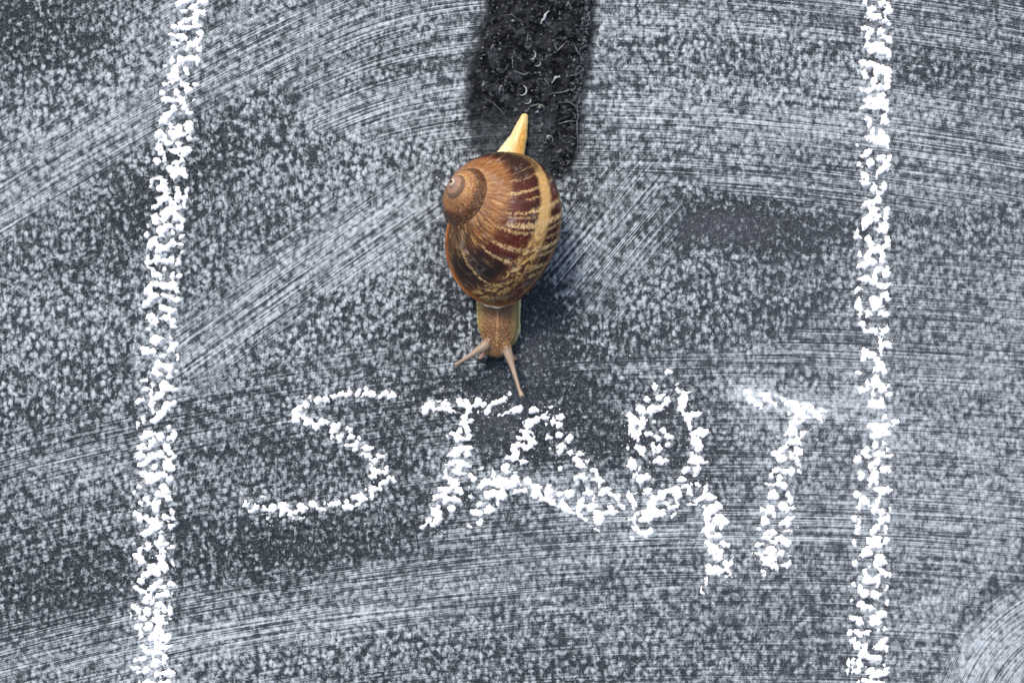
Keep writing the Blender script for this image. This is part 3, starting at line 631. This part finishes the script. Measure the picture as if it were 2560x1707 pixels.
def drop_mesh(point=0.0, nu=18, nv=24):
    V = []
    for i in range(nu + 1):
        a = i / nu * math.pi / 2
        rr, z = math.cos(a), math.sin(a)
        for j in range(nv):
            b = 2 * math.pi * j / nv
            x, y = rr * math.cos(b), rr * math.sin(b)
            if point and y > 0: x *= 1 - .75 * min(1, y) ** 1.2 * 1.0; y *= 1 + point
            V.append((x, y, z * (1 - .35 * max(0, y))))
    return V, grid_faces(nu + 1, nv, wrap=True)

def build_drops():
    m = N('water')
    m.set(Base_Color=(.86, .88, .92), Roughness=.03, IOR=1.36, Transmission_Weight=1.0)
    S = 3.92
    spec = [(1258, 65, 34, 46, 1, 'teardrop of slime near the top edge, at the right of the trail'),
            (517, 485, 32, 46, 1, 'upper teardrop of slime at the left edge of the trail'),
            (430, 845, 36, 46, 1, 'lower teardrop of slime at the left edge of the trail'),
            (465, 355, 18, 22, 0, 'tiny bead above the upper left teardrop'),
            (375, 712, 14, 22, 0, 'tiny bead above the lower left teardrop'),
            (600, 890, 34, 60, 0, 'long blister beside the lower left teardrop'),
            (990, 1065, 46, 48, 0, 'large round bead right of the tail tip'),
            (945, 1115, 24, 26, 0, 'small bead touching the large bead beside the tail tip'),
            (1072, 1372, 50, 56, 0, 'roundest slime bubble, right of the tail above the shell'),
            (1185, 1495, 30, 38, 0, 'slime bubble just above the right shoulder of the shell'),
            (1005, 1235, 24, 32, 0, 'faint bubble between the two larger ones right of the tail'),
            (745, 1095, 26, 36, 0, 'bead pressed against the left side of the tail tip'),
            (640, 1262, 22, 30, 0, 'bead against the left side of the tail, half way down'),
            (885, 1225, 22, 20, 0, 'bead against the right side of the tail'),
            (370, 150, 14, 14, 0, 'single bead on the chalk left of the trail'),
            (1395, 1010, 18, 26, 0, 'bead on the crusted right edge of the trail'),
            (1270, 1085, 26, 20, 0, 'flat pale bead inside the right edge of the trail'),
            (1090, 15, 26, 26, 0, 'bead at the very top of the trail')]
    meshes = {}
    for x, y, rx, ry, pt, lab in spec:
        if pt not in meshes:
            V, F = drop_mesh(.55 if pt else 0)
            o = mesh_obj('slime_drop', V, F, m.m); meshes[pt] = o.data
        else:
            o = bpy.data.objects.new('slime_drop', meshes[pt]); COL.objects.link(o)
        o.location = (*W(1100 + x / S, y / S), .012)
        o.scale = (rx / S / 100, ry / S / 100 * (.8 if pt else 1), (rx + ry) / 2 / S / 100 * .9)
        tag(o, 'clear ' + lab, 'slime drop', 'drops on the slime trail')
build_drops()

# ------------------------------------------------------------------ snail
SX, SY = W(1245, 560)
snail = empty('snail', (SX, SY, 0))
tag(snail, 'garden snail with a glossy brown banded shell crawling down toward the chalk word', 'snail')

PAR = [11.29769, -4.63948, 0.74707, 2.60843, 0.14086, 1.96302, 0.92416, 1.68331, 0.97977, -0.70226, 6.48724, -0.36511, 0.31455]
SHELL_Z = 2.12          # height of the apex above the board
SHELL_S = .966

def shell_surface(TH, PH, inset=0.0):
    ax, ay, el, az, k, T, R, r1, r2, tilt, ph0, rc, rs_ = PAR
    a = np.array([math.cos(el) * math.cos(az), math.cos(el) * math.sin(az), math.sin(el)])
    e1 = np.array([-math.sin(az), math.cos(az), 0]); e2 = np.cross(a, e1)
    t = TH + (rc * np.cos(PH) + rs_ * np.sin(PH)) * np.exp(np.clip(TH, -30, 0) * .0)
    s = np.exp(k * t)[..., None]
    g = -t + ph0
    n = np.cos(g)[..., None] * e1 + np.sin(g)[..., None] * e2
    # growth wrinkles and slight irregularity of the whorl
    wr = 1 + .0045 * (vnoise(t * 26, PH * 1.3, 61) - .5) * 2 + .004 * (vnoise(t * 70, PH * 2.5, 62) - .5) * 2 + .012 * (fbm(t * 2.2, PH * 1.1, 63) - .5)
    c = (r1 * wr - inset) * np.cos(PH); d2 = (r2 * wr - inset) * np.sin(PH)
    u = (c * math.cos(tilt) - d2 * math.sin(tilt))[..., None]; v = (c * math.sin(tilt) + d2 * math.cos(tilt))[..., None]
    X = s * (-T * a + R * n + u * n + v * a) * SHELL_S
    X[..., 0] += ax - 12.8; X[..., 1] += ay + 8.535; X[..., 2] += SHELL_Z
    # nudge toward the view centre to allow for the height of the shell
    X[..., 0] += .03; X[..., 1] += -.05
    return X, t

def shell_material():
    m = N('banded_shell')
    t = m.attr('turn').outputs['Fac']; ph = m.attr('around').outputs['Fac']
    tw = m.noise(m.vec(m.mul(t, 1.1), m.mul(ph, 1.6), 2.0), 1, 3, .6)
    wob = m.noise(m.vec(m.mul(t, 9.0), m.mul(ph, 4.0), 5.0), 1, 4, .7)
    p = m.add(ph, m.add(m.mul(m.sub(tw, .5), .10), m.mul(m.sub(wob, .5), .16)))
    pn = m.math('DIVIDE', m.add(p, .8), 3.2)                      # -0.8 .. 2.4 -> 0 .. 1
    P = lambda v: (v + .8) / 3.2
    tan, dark, light, red = (.31, .125, .038), (.026, .005, .0035), (.64, .40, .15), (.085, .016, .008)
    bands = m.ramp(pn, [(0, red), (P(-.25), dark), (P(.12), dark), (P(.22), (.30, .14, .05)), (P(.33), dark), (P(.62), dark),
                        (P(.73), light), (P(.91), light), (P(.99), dark), (P(1.52), red), (P(1.66), tan), (P(1.9), tan), (P(2.05), (.45, .24, .11)), (P(2.4), tan)])
    # reddish translucent stretches inside the dark bands
    redden = m.step(m.noise(m.vec(m.mul(t, 1.6), m.mul(ph, 1.2), 11.0), 1, 2, .5), .42, .62)
    bands = m.mix(m.mul(redden, .75), bands, (.105, .016, .009), 'LIGHTEN')
    # near-black blotch rows towards the mouth
    nearlip = m.step(t, -1.15, -.70)
    blk = m.mul(nearlip, m.step(ph, .98, 1.10))
    blk = m.mul(blk, m.step(m.noise(m.vec(m.mul(t, 5.0), m.mul(ph, 3.0), 3.0), 1, 3, .6), .24, .36))
    bands = m.mix(m.mul(blk, .95), bands, (.014, .010, .009))
    blk2 = m.mul(m.step(t, -2.2, -2.45), m.mul(m.step(ph, 1.55, 1.4), m.step(ph, .68, .8)))
    bands = m.mix(m.mul(blk2, .8), bands, (.028, .017, .013))
    # pale jagged cross streaks on growth lines
    zig = m.noise(m.vec(m.mul(t, 5.0), m.mul(ph, 34.0), 8.0), 1, 4, .8)
    tz = m.add(t, m.mul(m.sub(zig, .5), .19))
    st1 = m.noise(m.vec(m.mul(tz, 7.5), m.mul(ph, .8), 21.0), 1, 1.5, .6)
    dash = m.noise(m.vec(m.mul(t, 16.0), m.mul(ph, 17.0), 31.0), 1, 3, .7)
    streak = m.mul(m.step(st1, .585, .64), m.step(dash, .40, .52))
    outer = m.step(ph, 1.75, 1.5)
    bands = m.mix(m.mul(m.mul(streak, outer), .85), bands, (.60, .38, .17))
    # explicit strong streaks seen in the photograph
    def ring(t0, w, lo, hi, k):
        a = m.step(m.math('ABSOLUTE', m.sub(tz, t0)), w, w * .35)
        b = m.mul(m.step(ph, lo - .08, lo + .05), m.step(ph, hi + .08, hi - .05))
        return m.mul(m.mul(a, b), m.mul(m.step(dash, .38, .50), k))
    for r in ((-1.47, .055, -.3, 1.45, .95), (-1.70, .05, -.3, 1.1, .8), (-1.36, .03, .1, 1.35, .6), (-1.60, .02, .9, 1.5, .5), (-.90, .03, 1.0, 1.6, .6), (-2.06, .028, -.2, 1.6, .5), (-1.1, .045, -.2, 1.5, .85),
              (-1.0, .022, .2, .95, .8), (-1.24, .02, -.2, .95, .6), (-.8, .02, -.2, .9, .7), (-.45, .022, 1.0, 1.7, .8),
              (-2.3, .012, .9, 1.5, .55), (-2.48, .012, .9, 1.5, .45)):
        bands = m.mix(ring(*r), bands, (.66, .46, .22))
    # yellow flecks, denser toward the mouth and the suture
    fl = m.noise(m.vec(m.mul(t, 15.0), m.mul(ph, 11.0), 41.0), 1, 4, .8, 1.8)
    dens = m.add(m.mul(m.step(t, -2.2, -.2), .075), m.mul(m.step(ph, 1.5, 1.75), m.mul(m.step(t, -1.6, -.9), .05)))
    dens = m.add(dens, m.mul(m.step(m.math('ABSOLUTE', m.sub(ph, .78)), .32, .1), m.mul(m.step(t, -1.6, -.9), .10)))
    dens = m.sub(dens, m.mul(blk, .07))
    flk = m.step(fl, m.sub(.64, dens), m.sub(.69, dens))
    bands = m.mix(m.mul(flk, .8), bands, (.50, .31, .09))
    # radial brown flames on the tan shoulder
    rf = m.noise(m.vec(m.mul(t, 17.0), m.mul(ph, 3.2), 55.0), 1, 4, .7, .5)
    shl = m.step(ph, 1.48, 1.70)
    bands = m.mix(m.mul(m.mul(m.step(rf, .46, .58), shl), m.step(t, -2.6, -1.2, .45, .8)), bands, (.105, .040, .014))
    bands = m.mix(m.mul(m.mul(m.step(rf, .46, .36), shl), .5), bands, (.58, .35, .13))
    # dark speckle over the tan shoulder
    sp = m.noise(m.vec(m.mul(t, 12.0), m.mul(ph, 6.0), 51.0), 1, 4, .7, .8)
    shoulder = m.step(ph, 1.5, 1.66)
    k = m.mul(shoulder, m.step(sp, m.step(t, -2.6, -1.0, .66, .55), m.step(t, -2.6, -1.0, .72, .6)))
    bands = m.mix(m.mul(k, .8), bands, (.045, .022, .014))
    brk = m.mul(m.step(m.noise(m.vec(m.mul(t, 10.0), m.mul(ph, 10.0), 77.0), 1, 4, .75, .8), .42, .54), m.step(m.math('ABSOLUTE', m.sub(ph, .82)), .3, .1))
    bands = m.mix(m.mul(brk, m.step(t, -1.6, -.9, .12, 1.0)), bands, (.060, .018, .007))
    body = m.mix(m.step(t, -.14, -.02), bands, (.26, .09, .016))
    # penultimate whorl: tan with rust and black mottling near the suture
    n2 = m.noise(m.vec(m.mul(t, 5.0), m.mul(ph, 5.0), 60.0), 1, 4, .7, .6)
    n3 = m.noise(m.vec(m.mul(t, 9.0), m.mul(ph, 9.0), 70.0), 1, 4, .7, .8)
    pen = m.mix(m.step(n3, .4, .62), (.38, .17, .06), (.62, .38, .15))
    ru = m.mul(m.step(ph, 2.0, 1.68), m.step(n2, .42, .50))
    pen = m.mix(m.mul(ru, .8), pen, (.21, .05, .012))
    bl = m.mul(m.math('MAXIMUM', m.step(ph, 1.60, 1.42), m.step(t, -7.9, -6.9)), m.step(n3, .46, .54))
    pen = m.mix(m.mul(bl, .9), pen, (.022, .013, .009))
    ylw = m.mul(m.step(n2, .55, .6), .7)
    pen = m.mix(ylw, pen, (.56, .36, .15))
    apx = m.mix(m.step(m.noise(m.vec(m.mul(t, 30.0), ph, 2.0), 1, 2, .5), .35, .65), (.28, .14, .09), (.52, .33, .23))
    apx = m.mix(m.step(t, -17.5, -19.5), apx, (.72, .56, .44))
    col = m.mix(m.step(t, -6.0, -7.2), body, pen)
    col = m.mix(m.step(t, -11.2, -12.6), col, apx)
    col = m.mix(m.mul(m.step(ph, 1.62, 1.42), m.mul(m.step(t, -6.0, -6.8), .5)), col, (.05, .02, .010))  # groove shade painted along the suture of the inner whorls
    col = m.mix(m.step(t, -22.0, -22.8), col, (.06, .025, .012))
    # fine growth lines
    gl = m.noise(m.vec(m.mul(t, 75.0), m.mul(ph, 1.3), 0.0), 1, 2, .6)
    gl2 = m.noise(m.vec(m.mul(t, 30.0), m.mul(ph, 3.0), 9.0), 1, 3, .65)
    col = m.mix(m.step(gl, .35, .65, .34, 0.0), col, (.03, .016, .010))
    col = m.mix(m.mul(m.step(gl2, .55, .70), m.step(ph, 1.3, 1.75, .14, .42)), col, (.64, .42, .20))
    # whitish film: some wear, some grey sheen painted into the colour
    worn_sheen = m.noise(m.vec(m.mul(t, 3.0), m.mul(ph, 3.0), 91.0), 1, 4, .75)
    col = m.mix(m.mul(m.step(worn_sheen, .54, .72), .26), col, (.52, .47, .46))
    rough = m.step(m.noise(m.vec(m.mul(t, 8.0), m.mul(ph, 7.0), 17.0), 1, 3, .6), .35, .65, .17, .36)
    m.set(Base_Color=col, Roughness=rough, Specular_IOR_Level=.20, Coat_Weight=.04, Coat_Roughness=.15)
    h = m.add(m.mul(gl, .6), m.add(m.mul(gl2, .6), m.mul(fl, .3)))
    m.bump(h, .55, .03)
    return m.m

def build_shell():
    root = empty('shell', (0, 0, 0)); root.parent = snail
    th = np.concatenate([np.linspace(0, -6.6, 620), np.linspace(-6.615, -13, 330), np.linspace(-13.03, -27, 330)])
    ph = np.linspace(-math.pi * .7, math.pi * 1.3, 190)
    TH, PH = np.meshgrid(th, ph, indexing='ij')
    X, t = shell_surface(TH, PH)
    V = X.reshape(-1, 3) - np.array([SX, SY, 0])
    nu, nv = TH.shape
    o = mesh_obj('shell_whorls', V, grid_faces(nu, nv)[:, ::-1], shell_material(), snail)
    fattr(o, 'turn', TH.ravel()); fattr(o, 'around', PH.ravel())
    # inside wall of the mouth
    th2 = np.linspace(0, -1.6, 60)
    TH2, PH2 = np.meshgrid(th2, np.linspace(0, 2 * math.pi, 121), indexing='ij')
    X2, _ = shell_surface(TH2, PH2, .05)
    im = N('shell_inside'); im.set(Base_Color=(.30, .16, .08), Roughness=.3)
    mesh_obj('shell_inside', X2.reshape(-1, 3) - np.array([SX, SY, 0]), grid_faces(60, 121), im.m, snail)
    # rolled amber lip with a pale edge
    pr = np.linspace(0, 2 * math.pi, 201)[:-1]
    C, _ = shell_surface(np.zeros_like(pr), pr, .02)
    Cb, _ = shell_surface(np.zeros_like(pr) - .05, pr, .02)
    out = C - Cb; out /= np.linalg.norm(out, axis=1)[:, None]
    cen = C.mean(0); rad = C - cen; rad -= out * (rad * out).sum(1)[:, None]; rad /= np.linalg.norm(rad, axis=1)[:, None]
    def ringmesh(name, a_out, ra, rb, mat, off_r=0, keep=None):
        V = []
        for i in range(len(pr)):
            for q in range(10):
                r_a, r_b = (ra, rb) if keep is None else (ra * keep[i], rb * keep[i])
                an = 2 * math.pi * q / 10
                V.append(C[i] + out[i] * (a_out + r_a * math.cos(an)) + rad[i] * (off_r + r_b * math.sin(an)) - np.array([SX, SY, 0]))
        n = len(pr); F = []
        for i in range(n):
            for q in range(10):
                F.append((i * 10 + q, ((i + 1) % n) * 10 + q, ((i + 1) % n) * 10 + (q + 1) % 10, i * 10 + (q + 1) % 10))
        return mesh_obj(name, V, F, mat, snail)
    am = N('amber_lip')
    pos = am.n('TexCoord').outputs['Object']
    am.set(Base_Color=am.mix(am.step(am.noise(pos, 3, 3, .6), .4, .6), (.34, .12, .02), (.18, .055, .012)), Roughness=.22, Coat_Weight=.5, Coat_Roughness=.08)
    ringmesh('shell_lip', .0, .055, .04, am.m)
    pm = N('pale_rim'); pm.set(Base_Color=(.80, .70, .58), Roughness=.18, Coat_Weight=.6)
    wx = (C[:, 0] + 12.8) * 100; wy = (8.535 - C[:, 1]) * 100
    keep = np.exp(-((wx - 1240) / 34) ** 4) * (wy > 700)
    ringmesh('shell_rim', .06, .045, .05, pm.m, 0, keep + .02)
    bpy.data.objects.remove(root)
build_shell()

def skin_material():
    m = N('snail_skin')
    col = m.attr('skin').outputs['Color']
    pos = m.n('TexCoord').outputs['Object']
    w = m.n('TexNoise'); m.put(w.inputs['Vector'], pos); w.inputs['Scale'].default_value = 6
    wv = m.n('VectorMath', operation='MULTIPLY_ADD'); m.put(wv.inputs[0], w.outputs['Color']); wv.inputs[1].default_value = (.06, .06, .06); m.put(wv.inputs[2], pos)
    mp = m.n('VectorMath', operation='MULTIPLY'); m.put(mp.inputs[0], wv.outputs[0]); mp.inputs[1].default_value = (1.25, .8, 1)
    vo = m.voro(mp.outputs[0], 19)
    tub = m.step(vo, .62, .12)
    wart = m.attr('wart').outputs['Fac']
    c2 = m.mix(m.mul(m.mul(tub, wart), .22), col, (.55, .36, .16))
    c2 = m.mix(m.mul(m.mul(m.step(vo, .45, .75), wart), .45), c2, (.06, .03, .012))
    fine = m.noise(pos, 60, 2, .6)
    c2 = m.mix(m.mul(m.step(fine, .5, .7), .2), c2, (.8, .72, .58))
    m.set(Base_Color=c2, Roughness=.30, Specular_IOR_Level=.4, Subsurface_Weight=.12, Subsurface_Radius=(.12, .07, .03), Subsurface_Scale=.5, Coat_Weight=.15, Coat_Roughness=.1)
    m.bump(m.add(m.mul(tub, wart), m.mul(fine, .25)), .7, .035)
    return m.m

def build_body():
    bm = bmesh.new()
    def ell(px, py, z, rx, ry, rz, rot=0.0):
        x, y = W(px, py)
        r = bmesh.ops.create_icosphere(bm, subdivisions=3, radius=1)
        c, s = math.cos(rot), math.sin(rot)
        for v in r['verts']:
            a, b = v.co.x * rx, v.co.y * ry
            v.co = Vector((x + a * c - b * s, y + a * s + b * c, z + v.co.z * rz))
    def chain(pts, n=14):
        P = np.array(pts, float); tt = np.linspace(0, len(P) - 1, n * (len(P) - 1) + 1)
        for t in tt:
            q = [np.interp(t, range(len(P)), P[:, i]) for i in range(P.shape[1])]
            ell(*q[:3], *q[3:])
    # px, py, z, rx, ry, rz
    chain([(1311, 295, .09, .10, .10, .09), (1305, 314, .10, .15, .12, .11), (1296, 345, .13, .225, .14, .15), (1277, 385, .17, .35, .18, .20),
           (1262, 440, .22, .46, .3, .26), (1250, 540, .26, .60, .4, .34), (1246, 640, .28, .60, .4, .36), (1245, 720, .30, .54, .34, .40),
           (1245, 770, .36, .515, .26, .36), (1246, 815, .37, .51, .24, .35), (1246, 845, .34, .42, .22, .32), (1245, 866, .32, .30, .18, .28), (1244, 880, .29, .24, .14, .25)], 9)
    # pale foot edge
    chain([(1248, 720, .08, .58, .34, .09), (1246, 790, .08, .565, .26, .09), (1249, 825, .07, .54, .24, .08), (1250, 850, .06, .42, .2, .07), (1248, 868, .06, .28, .14, .06)], 9)
    # upper tentacles with their eye bulbs
    chain([(1230, 850, .46, .18, .15, .16), (1210, 866, .56, .125, .11, .11), (1188, 881, .66, .086, .078, .075), (1165, 896, .74, .055, .052, .052), (1150, 905, .79, .046, .046, .046), (1142, 910, .82, .056, .056, .056)], 12)
    chain([(1262, 858, .47, .16, .16, .16), (1271, 884, .58, .115, .115, .10), (1281, 915, .66, .072, .08, .07), (1291, 948, .76, .052, .06, .052), (1298, 972, .83, .047, .05, .047), (1304, 986, .87, .068, .072, .062)], 14)
    # short lower tentacles
    chain([(1218, 878, .22, .09, .08, .08), (1207, 889, .16, .055, .055, .05), (1200, 895, .13, .045, .04, .04)], 8)
    chain([(1268, 875, .22, .08, .08, .08), (1280, 888, .17, .05, .055, .05), (1288, 897, .14, .048, .048, .045)], 8)
    me = bpy.data.meshes.new('tmp'); bm.to_mesh(me); bm.free()
    tmp = bpy.data.objects.new('tmp', me); COL.objects.link(tmp)
    md = tmp.modifiers.new('r', 'REMESH'); md.mode = 'VOXEL'; md.voxel_size = .021; md.use_smooth_shade = True
    sm = tmp.modifiers.new('s', 'SMOOTH'); sm.factor = .5; sm.iterations = 4
    dg = bpy.context.evaluated_depsgraph_get(); dg.update()
    out = bpy.data.meshes.new_from_object(tmp.evaluated_get(dg))
    bpy.data.objects.remove(tmp)
    out.name = 'snail_body'
    co = np.zeros(len(out.vertices) * 3, np.float32); out.vertices.foreach_get('co', co); co = co.reshape(-1, 3)
    px, py, z = (co[:, 0] + 12.8) * 100, (8.535 - co[:, 1]) * 100, co[:, 2]
    # surface undulation: folds on the foot edge and warts on the back
    nz = np.zeros(len(out.vertices) * 3, np.float32); out.vertices.foreach_get('normal', nz); nz = nz.reshape(-1, 3)
    neck = sstep(py, 700, 740) * (1 - sstep(py, 870, 890))
    wartm = (1 - sstep(z, .55, .7) * .0)
    bumpy = (vnoise(px / 4.2, py / 5.0, 71) - .5) * .016 * neck * sstep(z, .1, .25)
    fold = (vnoise(px / 30, py / 7.0, 72) - .5) * .03 * neck * (1 - sstep(z, .1, .2))
    tail = (1 - sstep(py, 400, 440))
    tb = ((vnoise(px / 3.6, py / 3.6, 73) - .5) * .012 + (vnoise(px / 9, py / 9, 74) - .5) * .010) * tail
    co = co + nz * (bumpy + fold + tb)[:, None]
    co[:, 2] = np.maximum(co[:, 2], .002)
    out.vertices.foreach_set('co', (co - np.array([SX, SY, 0], np.float32)).ravel())
    # natural colouring
    def mixc(a, b, w): return a * (1 - w[:, None]) + np.array(b)[None] * w[:, None]
    c = np.tile(np.array([.20, .082, .018]), (len(co), 1))
    axis_x = np.interp(py, [700, 770, 830, 900], [1246, 1245, 1243, 1243])
    dx = np.abs(px - axis_x)
    c = mixc(c, (.36, .25, .075), sstep(dx, 28, 46))
    c = mixc(c, (.60, .55, .26), sstep(dx, 42, 54) * (1 - sstep(z, .25, .45)))
    c = mixc(c, (.44, .24, .08), (1 - sstep(dx, .8, 3.2)) * (1 - sstep(py, 845, 880)))
    c = mixc(c, (.36, .17, .05), sstep(py, 868, 888) * (1 - sstep(z, .3, .5)) * .6)
    tent = np.zeros(len(co))
    for (ax, ay), (bx, by) in (((1224, 858), (1140, 911)), ((1264, 868), (1305, 990))):
        L = math.hypot(bx - ax, by - ay); ux, uy = (bx - ax) / L, (by - ay) / L
        al = (px - ax) * ux + (py - ay) * uy; pe = np.abs(-(px - ax) * uy + (py - ay) * ux)
        tent = np.maximum(tent, sstep(al, -8, 14) * (1 - sstep(pe, 13, 18)) * sstep(z, .42, .55))
    c = mixc(c, (.29, .215, .15), tent)
    low = sstep(py, 878, 888) * (1 - sstep(z, .28, .4)) * (sstep(np.abs(px - 1244), 28, 34))
    c = mixc(c, (.42, .24, .16), low)
    tl = np.tile(np.array([.64, .48, .18]), (len(co), 1))
    ridge = np.exp(-((px - np.interp(py, [285, 330, 385, 440], [1314, 1308, 1299, 1290])) / np.interp(py, [285, 385], [5, 13])) ** 2)
    tl = mixc(tl, (.60, .31, .045), ridge * sstep(py, 300, 335))
    tl = mixc(tl, (.70, .64, .42), sstep(np.interp(py, [285, 330, 385, 440], [1312, 1292, 1270, 1255]) - px, 0, 16) * .8)
    w = 1 - sstep(py, 470, 520)
    c = c * (1 - w[:, None]) + tl * w[:, None]
    for p in out.polygons: p.use_smooth = True
    out.materials.clear(); out.materials.append(skin_material())
    o = bpy.data.objects.new('snail_body', out); COL.objects.link(o); o.parent = snail
    ca = out.color_attributes.new('skin', 'FLOAT_COLOR', 'POINT')
    ca.data.foreach_set('color', np.concatenate([c, np.ones((len(c), 1))], 1).astype(np.float32).ravel())
    wa = out.attributes.new('wart', 'FLOAT', 'POINT')
    wa.data.foreach_set('value', (neck * (1 - tent) * sstep(z, .12, .3) * (1 - .3 * sstep(dx, 35, 50))).astype(np.float32))
    # eyes
    em = N('eye_black'); em.set(Base_Color=(.008, .006, .005), Roughness=.05)
    for (x, y, z, r) in ((1139.5, 910, .862, .022), (1304.5, 988, .925, .024)):
        X, Y = W(x, y)
        b = bmesh.new(); bmesh.ops.create_uvsphere(b, u_segments=16, v_segments=10, radius=r)
        me = bpy.data.meshes.new('eye'); b.to_mesh(me); b.free(); me.materials.append(em.m)
        for p in me.polygons: p.use_smooth = True
        e = bpy.data.objects.new('eye', me); COL.objects.link(e); e.parent = snail; e.location = (X - SX, Y - SY, z - .012)
build_body()
